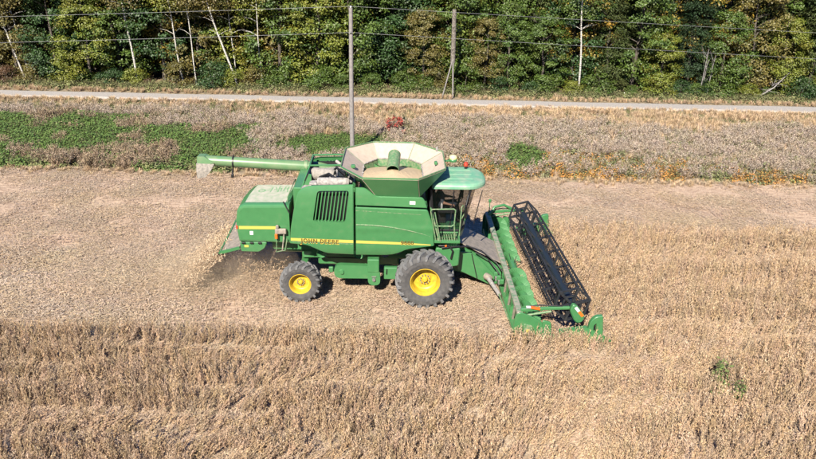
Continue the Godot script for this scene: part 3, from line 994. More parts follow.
	for b in birches:
		var H := 7.4
		var t := thing("birch_tree", Vector3(b[0], 0, b[1]), b[4], "tree", "white birches")
		var mb := MB.new()
		var pts := []
		var rr := []
		for i in 9:
			var f := i / 8.0
			pts.append(Vector3(b[2] * H / 6.0 * f + 0.05 * sin(f * 7.0 + b[0]), -0.1 + H * f, 0.03 * sin(f * 5.0)))
			rr.append(lerpf(b[3], b[3] * 0.5, f))
		mb.tube(pts, rr, 8, true)
		for k in 7:
			var i := rng.randi_range(4, 7)
			var a := rng.randf() * TAU
			mb.tube([pts[i], pts[i] + Vector3(cos(a) * 0.5, 0.25, sin(a) * 0.5), pts[i] + Vector3(cos(a), 0.35, sin(a))], [0.022, 0.014, 0.005], 4, false)
		part("trunk", mb, M.birch, t)
		var c := MeshInstance3D.new()
		c.name = "crown"; c.mesh = bcrown; c.material_override = kinds[b[5]][0]
		t.add_child(c)
		c.position = pts[6] + Vector3(0, -0.6, 0)
		c.rotation.y = rng.randf() * TAU
	# bare grey dead branches by the road on the right
	var dt := thing("dead_tree", Vector3(25.6, 0, -50.9), "bare grey fallen dead tree with tangled branches beside the road", "tree")
	var db := MB.new()
	db.tube([Vector3(-1.7, 0.1, 0.3), Vector3(-0.4, 0.9, 0.1), Vector3(0.6, 1.9, -0.2)], [0.07, 0.05, 0.02], 6)
	part("trunk", db, M.pole, dt)
	for k in 16:
		db = MB.new()
		var s := Vector3(-1.3, 0.35, 0.2).lerp(Vector3(0.6, 1.9, -0.2), rng.randf())
		var o := (rdir() + Vector3(0.3, 0.2, 0.3)) * rng.randf_range(0.5, 1.1)
		o.y *= 0.6
		db.tube([s, s + o * 0.5 + rdir() * 0.08, s + o], [0.022, 0.014, 0.004], 4, false)
		part("branch", db, M.pole, dt)
	var dead := [[20.2, -51.0, 3.4], [20.75, -51.1, 3.0], [20.4, -51.3, 2.6]]
	for d in dead:
		var t := thing("bare_sapling", Vector3(d[0], 0, d[1]), "thin bare grey sapling in the group under the golden tree", "sapling", "bare saplings under the golden tree")
		var mb := MB.new()
		mb.tube([Vector3.ZERO, Vector3(0.05, d[2] * 0.5, 0), Vector3(0.12, d[2], 0.05)], [0.04, 0.03, 0.012], 5)
		part("trunk", mb, M.pole, t)
		for k in 5:
			mb = MB.new()
			var y: float = d[2] * rng.randf_range(0.4, 0.9)
			var a := rng.randf() * TAU
			mb.tube([Vector3(0.06, y, 0.02), Vector3(0.06 + cos(a) * 0.25, y + 0.3, sin(a) * 0.25), Vector3(0.06 + cos(a) * 0.45, y + 0.7, sin(a) * 0.4)], [0.016, 0.01, 0.004], 4, false)
			part("branch", mb, M.pole, t)

# ------------------------------------------------------------------ poles and wires
func build_poles() -> void:
	var t := thing("utility_pole", Vector3(-2.86, 0, -34.94), "tall weathered grey wooden utility pole behind the harvester carrying two wires", "utility pole")
	var mb := MB.new()
	mb.tube([Vector3(0.02, -0.3, 0), Vector3(0, 3.5, 0), Vector3(0.01, 7.24, 0)], [0.115, 0.105, 0.09], 14)
	part("post", mb, M.pole, t)
	mb = MB.new()
	mb.tube([Vector3(0.01, 7.24, 0), Vector3(0.01, 7.32, 0)], 0.02, 8)
	mb.lathe([Vector2(0.02, 0.0), Vector2(0.05, 0.015), Vector2(0.035, 0.035), Vector2(0.05, 0.055), Vector2(0.02, 0.08), Vector2(0.0, 0.08)], Vector3(0.01, 7.26, 0), 10, Basis(Vector3.RIGHT, -PI / 2))
	part("insulator", mb, M.white, t)
	mb = MB.new()
	mb.box(Vector3(0.0, 6.17, 0.12), Vector3(0.08, 0.1, 0.06), 0.01)
	mb.tube([Vector3(0, 6.17, 0.1), Vector3(0, 6.17, 0.19)], 0.015, 6)
	part("bracket", mb, M.steel, t)
	t = thing("braced_pole", Vector3(2.82, 0, -49.5), "thick mottled wooden pole on a slim post with a slanting brace beside the road", "utility pole")
	mb = MB.new()
	mb.tube([Vector3(-0.05, 2.35, -0.06), Vector3(-0.06, 4.0, -0.06), Vector3(-0.09, 5.8, -0.06)], [0.16, 0.15, 0.135], 12)
	part("post", mb, M.old_wood, t)
	mb = MB.new()
	mb.tube([Vector3(0.05, -0.2, 0.1), Vector3(-0.05, 2.62, 0.08)], 0.055, 10)
	part("support", mb, M.pole, t)
	mb = MB.new()
	mb.tube([Vector3(-0.74, -0.2, 0.1), Vector3(-0.10, 2.5, 0.13)], 0.045, 10)
	part("brace", mb, M.pole, t)
	for w in [["upper", 7.32], ["lower", 6.17]]:
		mb = MB.new()
		var off: float = 0.0 if w[0] == "upper" else 0.19
		for sgn in [-1.0, 1.0]:
			var pts := []
			for i in 25:
				var d := 1.9 * i
				# falls away from the pole on both sides
				var y: float = w[1] - (0.0535 * d - 0.0003 * d * d if sgn < 0 else 0.037 * d - 0.0001 * d * d)
				pts.append(Vector3(-2.85 + sgn * d, y, -34.94 + off))
			mb.tube(pts, 0.005, 6, false)
		one("overhead_wire", mb, M.wire, "thin grey overhead wire on the " + ("top" if w[0] == "upper" else "side bracket below the top") + " of the wooden utility pole", "wire", "overhead wires")

# ------------------------------------------------------------------ the combine harvester
# local frame: X forward, Y up, Z towards the machine's right side; origin on the ground under the front axle
const CO := Vector3(0.62, 0, -21.95)
const CTURN := 0.0209

func side_prof(y: float) -> float:
	# body side: upright, leaning in and rounding over at the shoulder, tucked in at the bottom
	var z := 1.55
	if y > 3.0: z -= 0.035 * (y - 3.0) + 0.26 * pow(maxf(0.0, y - 3.36), 1.6)
	if y < 1.75: z -= 0.22 * pow((1.75 - y) / 0.35, 2.0) * 0.35
	return z + 0.02 * sin((y - 1.4) * 1.4)

func front_prof(y: float) -> float:
	return side_prof(y) + 0.012 * exp(-pow((y - 2.33) / 0.10, 2.0))

func pv(a: Array) -> PackedVector2Array:
	var o := PackedVector2Array()
	for p in a: o.append(Vector2(p[0], p[1]))
	return o

func rounded(a: Array, r: float, n := 4) -> PackedVector2Array:
	var o := PackedVector2Array()
	for i in a.size():
		var p := Vector2(a[i][0], a[i][1])
		var q := Vector2(a[(i + a.size() - 1) % a.size()][0], a[(i + a.size() - 1) % a.size()][1])
		var s := Vector2(a[(i + 1) % a.size()][0], a[(i + 1) % a.size()][1])
		var rr := minf(r, minf(p.distance_to(q), p.distance_to(s)) * 0.45)
		if a[i].size() > 2: rr = minf(a[i][2], minf(p.distance_to(q), p.distance_to(s)) * 0.48)
		if rr < 0.002:
			o.append(p)
			continue
		var u := p + (q - p).normalized() * rr
		var w := p + (s - p).normalized() * rr
		for k in n + 1:
			var f := float(k) / n
			o.append(u.lerp(p, f).lerp(p.lerp(w, f), f))
	return o

func grp(called: String, parent: Node, at := Vector3.ZERO) -> Node3D:
	var o := Node3D.new()
	o.name = called
	parent.add_child(o, true)
	o.position = at
	return o

func lettering(txt: String, size: float, at: Vector3, parent: Node, m: Material, called: String, slant := 0.0, sx := 1.0) -> void:
	var t := TextMesh.new()
	var f := SystemFont.new()
	f.font_names = PackedStringArray(["Droid Sans"])
	f.font_weight = 700
	t.font = f; t.text = txt; t.font_size = 64; t.pixel_size = size / 46.0; t.depth = 0.004
	t.horizontal_alignment = HORIZONTAL_ALIGNMENT_LEFT
	var o := MeshInstance3D.new()
	o.name = called; o.mesh = t; o.material_override = m
	parent.add_child(o, true)
	o.position = at
	o.basis = Basis(Vector3(sx, slant, 0), Vector3(0.0, 1, 0), Vector3(0, 0, 1))

func wheel(called: String, parent: Node, at: Vector3, R: float, W: float, rim: float, lugs: int, sgn: float) -> void:
	var w := grp(called, parent, at)
	if sgn < 0.0: w.rotation.y = PI
	w.rotation.z = rng.randf()
	var k := R / 0.9
	var h := W * 0.5
	var mb := MB.new()
	var body := R - 0.072 * k
	var prof := [Vector2(rim - 0.01, -h * 0.78), Vector2(rim + 0.04 * k, -h * 0.88), Vector2(lerpf(rim, body, 0.45), -h), Vector2(lerpf(rim, body, 0.75), -h * 0.99), Vector2(body - 0.05 * k, -h * 0.92), Vector2(body, -h * 0.7), Vector2(body + 0.012, 0)]
	var full := prof.duplicate()
	for i in range(prof.size() - 2, -1, -1): full.append(Vector2(prof[i].x, -prof[i].y))
	mb.lathe(full, Vector3.ZERO, 48)
	var ty := part("tyre", mb, M.tyre, w)
	mb = MB.new()
	var da := TAU / lugs
	for i in lugs:
		for sd in [-1.0, 1.0]:
			var a0: float = da * i + (da * 0.5 if sd > 0 else 0.0)
			var st := [[-0.03 * W, body + 0.008, 0.0, 0.066, 0.19], [0.2 * W, body + 0.004, 0.34, 0.070, 0.18], [0.38 * W, body - 0.012, 0.62, 0.074, 0.19], [0.475 * W, body - 0.04 * k, 0.74, 0.064, 0.21], [0.50 * W, body - 0.11 * k, 0.82, 0.010, 0.20]]
			var prev := []
			for s in st:
				var z: float = sd * s[0]
				var a: float = a0 + s[2] * da * 1.1
				var hw: float = s[4] * da
				var q := []
				for e in [[-1.0, 0.0], [-0.8, 1.0], [0.8, 1.0], [1.0, 0.0]]:
					var rr: float = s[1] - 0.01 + (s[3] * k + 0.01) * e[1]
					var aa: float = a + hw * e[0]
					var push: float = sd * (0.02 * k * e[1] if s[0] > 0.45 * W else 0.0)
					q.append(Vector3(cos(aa) * rr, sin(aa) * rr, z + push))
				if not prev.is_empty():
					var mid: Vector3 = Vector3(cos(a), sin(a), 0.25 * sd)
					mb.quad(prev[1], prev[2], q[2], q[1], mid)
					mb.quad(prev[0], prev[1], q[1], q[0], Vector3(sin(a), -cos(a), 0))
					mb.quad(prev[2], prev[3], q[3], q[2], Vector3(-sin(a), cos(a), 0))
				else:
					mb.quad(q[0], q[1], q[2], q[3], Vector3(0, 0, -sd))
				prev = q
	part("tread_lugs", mb, M.lugs, ty)
	mb = MB.new()
	# dished rim seen from outside (+Z)
	mb.lathe([Vector2(rim + 0.012, h * 0.74), Vector2(rim + 0.03, h * 0.80), Vector2(rim - 0.012, h * 0.82), Vector2(rim - 0.03, h * 0.70), Vector2(rim * 0.86, h * 0.5), Vector2(rim * 0.80, -h * 0.02), Vector2(rim * 0.62, -h * 0.16), Vector2(rim * 0.44, -h * 0.10), Vector2(rim * 0.40, h * 0.02), Vector2(0.0, h * 0.02)], Vector3.ZERO, 40, Basis.IDENTITY, true)
	mb.lathe([Vector2(rim * 0.9, -h * 0.8), Vector2(rim * 0.82, -h * 0.1), Vector2(0.0, -h * 0.12)], Vector3.ZERO, 32)
	part("rim", mb, M.wheel_yellow, w)
	mb = MB.new()
	mb.lathe([Vector2(0, h * 0.30), Vector2(rim * 0.14, h * 0.29), Vector2(rim * 0.19, h * 0.20), Vector2(rim * 0.21, h * 0.02)], Vector3.ZERO, 16, Basis.IDENTITY, true)
	part("hub", mb, M.wheel_yellow, w)
	for i in 10:
		mb = MB.new()
		var a := TAU * i / 10.0
		mb.lathe([Vector2(0, 0.05 * k), Vector2(0.019, 0.05 * k), Vector2(0.022, 0.0)], Vector3(cos(a) * rim * 0.31, sin(a) * rim * 0.31, h * 0.02), 6, Basis.IDENTITY, true)
		part("bolt", mb, M.steel, w)

func build_combine() -> void:
	var C := thing("combine_harvester", CO, "green combine harvester with yellow wheels and open grain tank cutting soybeans", "combine harvester")
	C.rotation.y = CTURN
	var mb := MB.new()
	# --- frame and inner body
	mb.box(Vector3(-1.9, 1.22, 0), Vector3(4.2, 0.62, 1.3), 0.03)
	mb.box(Vector3(-0.15, 0.92, 0), Vector3(0.36, 0.36, 3.3), 0.02)
	mb.box(Vector3(-3.92, 0.72, 0), Vector3(0.22, 0.24, 3.2), 0.02)
	mb.box(Vector3(-3.92, 0.95, 0), Vector3(0.3, 0.5, 0.5), 0.02)
	for z in [-0.75, 0.75]: mb.bar(Vector3(-4.9, 1.45, z), Vector3(0.6, 1.35, z), 0.14, 0.3)
	part("chassis", mb, M.green, C)
	mb = MB.new()
	mb.box(Vector3(-1.15, 2.3, 0), Vector3(2.14, 1.5, 2.8), 0.03)
	mb.box(Vector3(-3.23, 2.13, 0), Vector3(1.9, 0.9, 2.4), 0.03)
	mb.box(Vector3(-3.23, 2.94, -0.2), Vector3(1.9, 0.8, 2.0), 0.03)
	part("inner_body", mb, M.green, C)
	# --- side shields, both sides
	var rear_o := rounded([[-4.23, 1.80, 0.03], [-4.2, 2.25, 0.4], [-4.06, 3.0, 0.4], [-3.93, 3.5, 0.3], [-3.62, 3.64, 0.3], [-2.29, 3.69, 0.02], [-2.29, 1.42, 0.02], [-3.15, 1.46, 0.2], [-3.45, 1.62, 0.2], [-3.70, 1.75, 0.3]], 0.05)
	var hole := rounded([[-3.36, 3.50], [-2.42, 3.52], [-2.55, 2.52], [-3.52, 2.55]], 0.09)
	var front_o := rounded([[-2.235, 3.015, 0.02], [-0.08, 2.955, 0.06], [0.11, 2.45, 0.1], [0.16, 1.77, 0.05], [-0.68, 1.645, 0.2], [-0.97, 1.47, 0.25], [-1.3, 1.41, 0.1], [-2.235, 1.41, 0.02]], 0.05)
	var upper_o := rounded([[-2.235, 3.60, 0.02], [-2.235, 3.06, 0.02], [-0.09, 3.0, 0.02], [-0.16, 3.22, 0.05], [-0.24, 3.33, 0.05], [-1.62, 3.35, 0.1], [-1.95, 3.60, 0.1]], 0.02)
	for sg in [1.0, -1.0]:
		mb = MB.new(); mb.sheet(rear_o, [hole], side_prof, 0.06, 0.07, sg, 0.025)
		var rs := part("engine_shield", mb, M.green, C)
		for i in 9:
			var f := (i + 0.5) / 9.0
			mb = MB.new()
			mb.bar(Vector3(lerpf(-3.36, -2.44, f), 3.53, sg * 1.44), Vector3(lerpf(-3.51, -2.57, f), 2.53, sg * 1.50), 0.05, 0.038, Vector3.RIGHT, 0.008)
			part("grille_slat", mb, M.green, rs)
		mb = MB.new(); mb.box(Vector3(-2.97, 3.02, sg * 1.20), Vector3(1.2, 1.1, 0.03))
		part("grille_screen", mb, M.black, rs)
		mb = MB.new(); mb.sheet(front_o, [], front_prof, 0.06, 0.04, sg, 0.025)
		var fs := part("front_side_shield", mb, M.green, C)
		mb = MB.new(); mb.sheet(upper_o, [], func(y): return side_prof(y) - 0.03, 0.05, 0.06, sg, 0.02)
		part("tank_side_panel", mb, M.green, C)
		# decal stripe
		mb = MB.new(); mb.sheet(pv([[-4.2, 1.995], [-4.2, 1.905], [-2.31, 1.85], [-2.31, 1.945]]), [], func(y): return side_prof(y) + 0.003, 0.0, 0.05, sg, 0.0)
		part("stripe", mb, M.decal_yellow, rs)
		mb = MB.new(); mb.sheet(pv([[-2.22, 1.94], [-2.22, 1.848], [0.05, 1.80], [0.05, 1.83], [-0.9, 1.895]]), [], func(y): return front_prof(y) + 0.003, 0.0, 0.05, sg, 0.0)
		part("stripe", mb, M.decal_yellow, fs)
		# pressed creases of the front shield, their sheen painted in as paler green
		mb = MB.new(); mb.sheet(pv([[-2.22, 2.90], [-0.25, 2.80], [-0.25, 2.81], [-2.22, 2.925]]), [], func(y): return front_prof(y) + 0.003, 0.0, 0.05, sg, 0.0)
		part("crease_highlight", mb, M.green_dust_or_sheen, fs)  # flat pale strip, the light line of the upper crease put into colour
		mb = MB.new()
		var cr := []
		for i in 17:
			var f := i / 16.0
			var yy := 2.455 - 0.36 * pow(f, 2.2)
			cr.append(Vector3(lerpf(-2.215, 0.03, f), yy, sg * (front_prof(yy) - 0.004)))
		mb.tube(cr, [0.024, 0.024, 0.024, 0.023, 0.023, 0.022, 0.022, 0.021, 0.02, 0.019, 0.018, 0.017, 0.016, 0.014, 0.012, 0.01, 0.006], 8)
		part("highlighted_ridge", mb, M.green_dust_or_sheen, fs)  # stamped ridge; its paler green paints the reflection along it
		mb = MB.new(); mb.sheet(pv([[-4.2, 1.86], [-2.31, 1.80], [-2.31, 1.83], [-4.2, 1.885]]), [], func(y): return side_prof(y) + 0.003, 0.0, 0.05, sg, 0.0)
		part("pinstripe", mb, M.green_dust_or_sheen, rs)
		if sg > 0.0:
			lettering("JOHN DEERE", 0.150, Vector3(-3.905, 1.898, 1.568), rs, M.decal_yellow, "letter_outline", -0.03, 0.965)
			lettering("JOHN DEERE", 0.135, Vector3(-3.90, 1.912, 1.575), rs, M.decal_dark, "lettering", -0.03, 1.05)
			lettering("9660", 0.128, Vector3(-0.878, 1.874, 1.570), fs, M.decal_yellow, "number_outline", -0.03, 1.06)
			lettering("9660", 0.11, Vector3(-0.87, 1.888, 1.577), fs, M.decal_dark, "lettering", -0.03, 1.2)
			mb = MB.new(); mb.sheet(pv([[-0.62, 3.22], [-0.62, 3.12], [-0.45, 3.115], [-0.45, 3.215]]), [], func(y): return side_prof(y) - 0.026, 0.0, 0.05, sg, 0.0)
			part("warning_sticker", mb, M.white, C)
	# --- rear hood
	build_hood(C)
	build_engine_deck(C)
	build_tank(C)
	build_auger_tube(C)
	build_cab(C)
	build_under(C)
	wheel("front_wheel", C, Vector3(-0.12, 0.885, 2.0), 0.9, 0.64, 0.45, 21, 1.0)
	wheel("front_wheel", C, Vector3(-0.12, 0.885, -2.0), 0.9, 0.64, 0.45, 21, -1.0)
	wheel("rear_wheel", C, Vector3(-3.92, 0.63, 1.78), 0.645, 0.46, 0.335, 18, 1.0)
	wheel("rear_wheel", C, Vector3(-3.92, 0.63, -1.78), 0.645, 0.46, 0.335, 18, -1.0)
	build_feeder(C)
	build_header(C)
	build_reel(C)

func build_hood(C: Node3D) -> void:
	# side outline, counter-clockwise from lower front; top drops a little towards the far side
	var ol := func(ins: float, drop: float) -> Array:
		return [Vector2(-4.26, 1.68 + ins), Vector2(-4.26, 2.93 - ins - drop), Vector2(-4.35, 2.97 - ins - drop), Vector2(-5.62, 2.95 - ins - drop), Vector2(-5.76 + ins * 0.5, 2.88 - ins - drop), Vector2(-5.85 + ins, 2.72 - drop), Vector2(-5.90 + ins, 2.4), Vector2(-5.89 + ins, 2.1), Vector2(-5.84 + ins, 1.72 + ins)]
	var loops := []
	for s in [[1.30, 0.10, 0.0], [1.29, 0.05, 0.0], [1.25, 0.018, 0.0], [1.18, 0.0, 0.0], [0.4, -0.015, 0.02], [-0.4, -0.01, 0.10], [-1.1, 0.0, 0.2], [-1.18, 0.02, 0.22], [-1.22, 0.10, 0.24]]:
		var l := []
		for q in ol.call(s[1], s[2]): l.append(Vector3(q.x, q.y, s[0]))
		loops.append(l)
	var mb := MB.new()
	mb.loft(loops)
	var h := part("rear_hood", mb, M.green, C)
	# dust film on top with finger-drawn marks in it (print in the dust: a ring and a scribble)
	var W := 256
	var im := Image.create(W, W, false, Image.FORMAT_RGB8)
	var nz := FastNoiseLite.new()
	nz.seed = 5; nz.frequency = 0.02; nz.fractal_octaves = 4
	for y in W:
		for x in W:
			var f := clampf(0.82 + 0.35 * nz.get_noise_2d(x, y), 0.0, 1.0)
			var px := Vector2(x, y)
			var ring := absf(px.distance_to(Vector2(62, 112)) - 20.0)
			if ring < 4.5: f *= 0.35
			for k in 9:
				var a := Vector2(120 + 14 * k + 8 * sin(k * 2.1), 60 + 26 * sin(k * 1.7))
				var b := Vector2(128 + 13 * k - 6 * cos(k * 1.3), 108 + 26 * cos(k * 2.3))
				if px.distance_to(Geometry2D.get_closest_point_to_segment(px, a, b)) < 4.5: f *= 0.4
			im.set_pixel(x, y, (Color(0.05, 0.26, 0.08).lerp(Color(0.46, 0.44, 0.36), f) * ALBEDO).linear_to_srgb())
	im.generate_mipmaps()
	var m := StandardMaterial3D.new()
	m.albedo_texture = ImageTexture.create_from_image(im)
	m.roughness = 0.7
	var st := SurfaceTool.new()
	st.begin(Mesh.PRIMITIVE_TRIANGLES)
	var zs := [1.10, 0.4, -0.4, -1.06]
	var dr := [0.0, 0.02, 0.10, 0.19]
	var ii := [0.0, -0.015, -0.01, 0.0]
	for i in 3:
		var q := []
		for e in [[i, 0], [i + 1, 0], [i + 1, 1], [i, 1]]:
			var k: int = e[0]
			var xx: float = -5.60 if e[1] == 0 else -4.37
			var yy: float = (2.953 if e[1] == 0 else 2.973) - ii[k] - dr[k]
			q.append([Vector3(xx, yy, zs[k]), Vector2(float(e[1]), 1.0 - (zs[k] + 1.06) / 2.16 if true else 0.0)])
		for t in [0, 1, 2, 0, 2, 3]:
			st.set_normal(Vector3(0, 1, 0.05)); st.set_uv(Vector2(q[t][1].x, 1.0 - q[t][1].y)); st.add_vertex(q[t][0])
	var dm := MeshInstance3D.new()
	dm.name = "dusty_top"; dm.mesh = st.commit(); dm.material_override = m
	dm.set_meta("label", "dust-covered hood top with finger-drawn marks")
	h.add_child(dm)
	mb = MB.new(); mb.quad(Vector3(-5.80, 2.255, 1.303), Vector3(-4.68, 2.26, 1.303), Vector3(-4.68, 2.165, 1.303), Vector3(-5.80, 2.155, 1.303), Vector3(0, 0, 1))
	part("stripe", mb, M.decal_yellow, h)
	mb = MB.new(); mb.box(Vector3(-5.86, 2.205, 1.262), Vector3(0.07, 0.12, 0.06), 0.01)
	part("reflector", mb, M.red, h)
	mb = MB.new(); mb.box(Vector3(-5.43, 2.03, 1.303), Vector3(0.1, 0.12, 0.006))
	part("sticker", mb, M.white, h)
	# panel seams as raised strips and the front edge frame
	mb = MB.new(); mb.bar(Vector3(-4.44, 1.74, 1.292), Vector3(-4.36, 2.90, 1.24), 0.03, 0.03)
	mb.bar(Vector3(-4.62, 1.74, 1.304), Vector3(-4.52, 2.86, 1.27), 0.02, 0.012)
	part("door_frame", mb, M.green_dust_or_sheen, h)
	mb = MB.new(); mb.tube([Vector3(-4.42, 3.06, 1.28), Vector3(-4.24, 2.72, 1.36)], 0.02, 8)
	part("latch_rod", mb, M.black, h)
	mb = MB.new()
	mb.tube([Vector3(-4.33, 2.93, 1.0), Vector3(-4.33, 3.10, 1.0), Vector3(-4.31, 3.12, 0.2), Vector3(-4.31, 3.1, -0.7), Vector3(-4.31, 2.8, -0.7)], 0.016, 8)
	part("hand_rail", mb, M.green_dust_or_sheen, h)
	# lamp bracket
	mb = MB.new()
	mb.box(Vector3(-4.52, 2.14, 1.40), Vector3(0.34, 0.16, 0.12), 0.02)
	mb.box(Vector3(-4.62, 2.27, 1.40), Vector3(0.09, 0.14, 0.09), 0.02)
	mb.bar(Vector3(-4.42, 2.1, 1.40), Vector3(-4.5, 1.5, 1.42), 0.04, 0.03)
	part("lamp_bracket", mb, M.plate, h)
	mb = MB.new(); mb.box(Vector3(-4.66, 1.98, 1.42), Vector3(0.08, 0.17, 0.07), 0.015)
	part("marker_lamp", mb, M.orange, h)
	mb = MB.new()
	mb.tube([Vector3(-4.66, 1.85, 1.40), Vector3(-4.68, 1.46, 1.42), Vector3(-4.4, 1.52, 1.42), Vector3(-4.34, 1.9, 1.40)], 0.018, 8)
	part("step", mb, M.green_dust_or_sheen, h)
	# chopper skirt
	mb = MB.new(); mb.prism(rounded([[-5.82, 1.70], [-5.80, 1.38], [-5.25, 1.37], [-5.06, 1.50], [-4.98, 1.70]], 0.06), -1.1, 1.26, 0.02)
	var sk := part("chopper_skirt", mb, M.green, C)
	mb = MB.new(); mb.box(Vector3(-5.62, 1.57, 1.263), Vector3(0.13, 0.07, 0.006))
	part("sticker", mb, M.decal_yellow, sk)
	for x in [-5.7, -5.45, -5.2]:
		mb = MB.new(); mb.box(Vector3(x, 1.69, 1.29), Vector3(0.11, 0.05, 0.05), 0.01)
		part("hinge", mb, M.black, sk)
	# spreader board behind
	mb = MB.new()
	mb.loft([[Vector3(-5.86, 1.50, 1.20), Vector3(-6.43, 1.36, 1.30), Vector3(-6.43, 1.33, 1.30), Vector3(-5.86, 1.47, 1.20)], [Vector3(-5.86, 1.56, -1.1), Vector3(-6.43, 1.42, -1.2), Vector3(-6.43, 1.39, -1.2), Vector3(-5.86, 1.53, -1.1)]])
	var tb := part("spreader_board", mb, M.plate, C)
	mb = MB.new()
	mb.tube([Vector3(-6.45, 1.36, 1.34), Vector3(-6.45, 1.42, -1.24)], 0.035, 8)
	mb.bar(Vector3(-6.45, 1.36, 1.32), Vector3(-5.84, 1.50, 1.24), 0.05, 0.09)
	part("board_frame", mb, M.green, tb)
	for i in 8:
		mb = MB.new()
		var z := lerpf(1.0, -1.0, i / 7.0)
		mb.bar(Vector3(-5.9, 1.44, z * 0.8), Vector3(-6.42, 1.28, z * 1.15), 0.015, 0.12)
		part("fin", mb, M.green_dust_or_sheen, tb)
	mb = MB.new()
	mb.box(Vector3(-6.5, 1.28, 1.2), Vector3(0.1, 0.12, 0.16), 0.02)
	part("end_weight", mb, M.black, tb)

func build_engine_deck(C: Node3D) -> void:
	var d := grp("engine", C)
	var mb := MB.new()
	mb.box(Vector3(-3.15, 3.36, 0.0), Vector3(1.5, 0.06, 2.5), 0.01)
	part("deck", mb, M.grey, d)
	mb = MB.new()
	mb.lathe([Vector2(0, -0.38), Vector2(0.17, -0.37), Vector2(0.2, -0.32), Vector2(0.2, 0.3), Vector2(0.16, 0.37), Vector2(0, 0.38)], Vector3(-3.30, 3.56, 0.15), 20, Basis(Vector3.UP, PI * 0.42))
	part("air_cleaner", mb, M.rubber, d)
	mb = MB.new()
	mb.lathe([Vector2(0, -0.5), Vector2(0.12, -0.48), Vector2(0.14, -0.4), Vector2(0.14, 0.4), Vector2(0.12, 0.48), Vector2(0, 0.5)], Vector3(-2.95, 3.52, 0.75), 16, Basis(Vector3.UP, PI * 0.5))
	part("muffler", mb, M.grey, d)
	mb = MB.new()
	mb.tube([Vector3(-2.62, 3.4, -0.2), Vector3(-2.66, 3.6, -0.25), Vector3(-2.8, 3.72, -0.4), Vector3(-2.95, 3.78, -0.55)], 0.055, 10)
	part("exhaust_pipe", mb, M.grey, d)
	for q in [[-3.0, 3.5, 0.35, 0.22, 0.18, 0.3], [-2.7, 3.47, 0.45, 0.2, 0.16, 0.24], [-3.55, 3.46, 0.75, 0.25, 0.14, 0.3], [-2.75, 3.55, -0.1, 0.25, 0.22, 0.2]]:
		mb = MB.new(); mb.box(Vector3(q[0], q[1], q[2]), Vector3(q[3], q[4], q[5]), 0.03)
		part("engine_block", mb, M.grey if q[0] < -2.8 else M.reel_tube, d)
	for q in [[Vector3(-3.4, 3.55, 0.4), Vector3(-3.1, 3.7, 0.5), Vector3(-2.8, 3.6, 0.8)], [Vector3(-3.1, 3.5, -0.2), Vector3(-2.9, 3.74, 0.0), Vector3(-2.6, 3.6, 0.3)]]:
		mb = MB.new(); mb.tube(q, 0.04, 8)
		part("hose", mb, M.black, d)
	# deck frame: posts and rails
	mb = MB.new()
	for q in [[Vector3(-3.92, 3.3, 0.9), Vector3(-3.74, 3.80, 0.0)], [Vector3(-3.74, 3.80, 0.0), Vector3(-3.74, 3.84, -1.0)], [Vector3(-3.74, 3.80, 0.0), Vector3(-2.6, 3.80, -0.1)], [Vector3(-2.62, 3.80, -0.1), Vector3(-2.62, 3.4, -0.1)], [Vector3(-3.74, 3.84, -1.0), Vector3(-2.7, 3.86, -1.05)]]:
		mb.bar(q[0], q[1], 0.05, 0.05, Vector3.UP, 0.008)
	part("deck_frame", mb, M.green, d)
	mb = MB.new()
	mb.prism(pv([[-4.05, 2.95], [-3.70, 3.74], [-3.62, 3.72], [-3.62, 2.95]]), 0.62, 0.68, 0.008)
	part("bulkhead", mb, M.green, d)
	mb = MB.new()
	mb.loft([[Vector3(-4.10, 2.9, 0.6), Vector3(-3.76, 3.72, 0.6), Vector3(-3.70, 3.72, 0.6), Vector3(-4.02, 2.9, 0.6)], [Vector3(-4.10, 2.9, -1.2), Vector3(-3.76, 3.76, -1.2), Vector3(-3.70, 3.76, -1.2), Vector3(-4.02, 2.9, -1.2)]])
	part("rear_screen", mb, M.black, d)

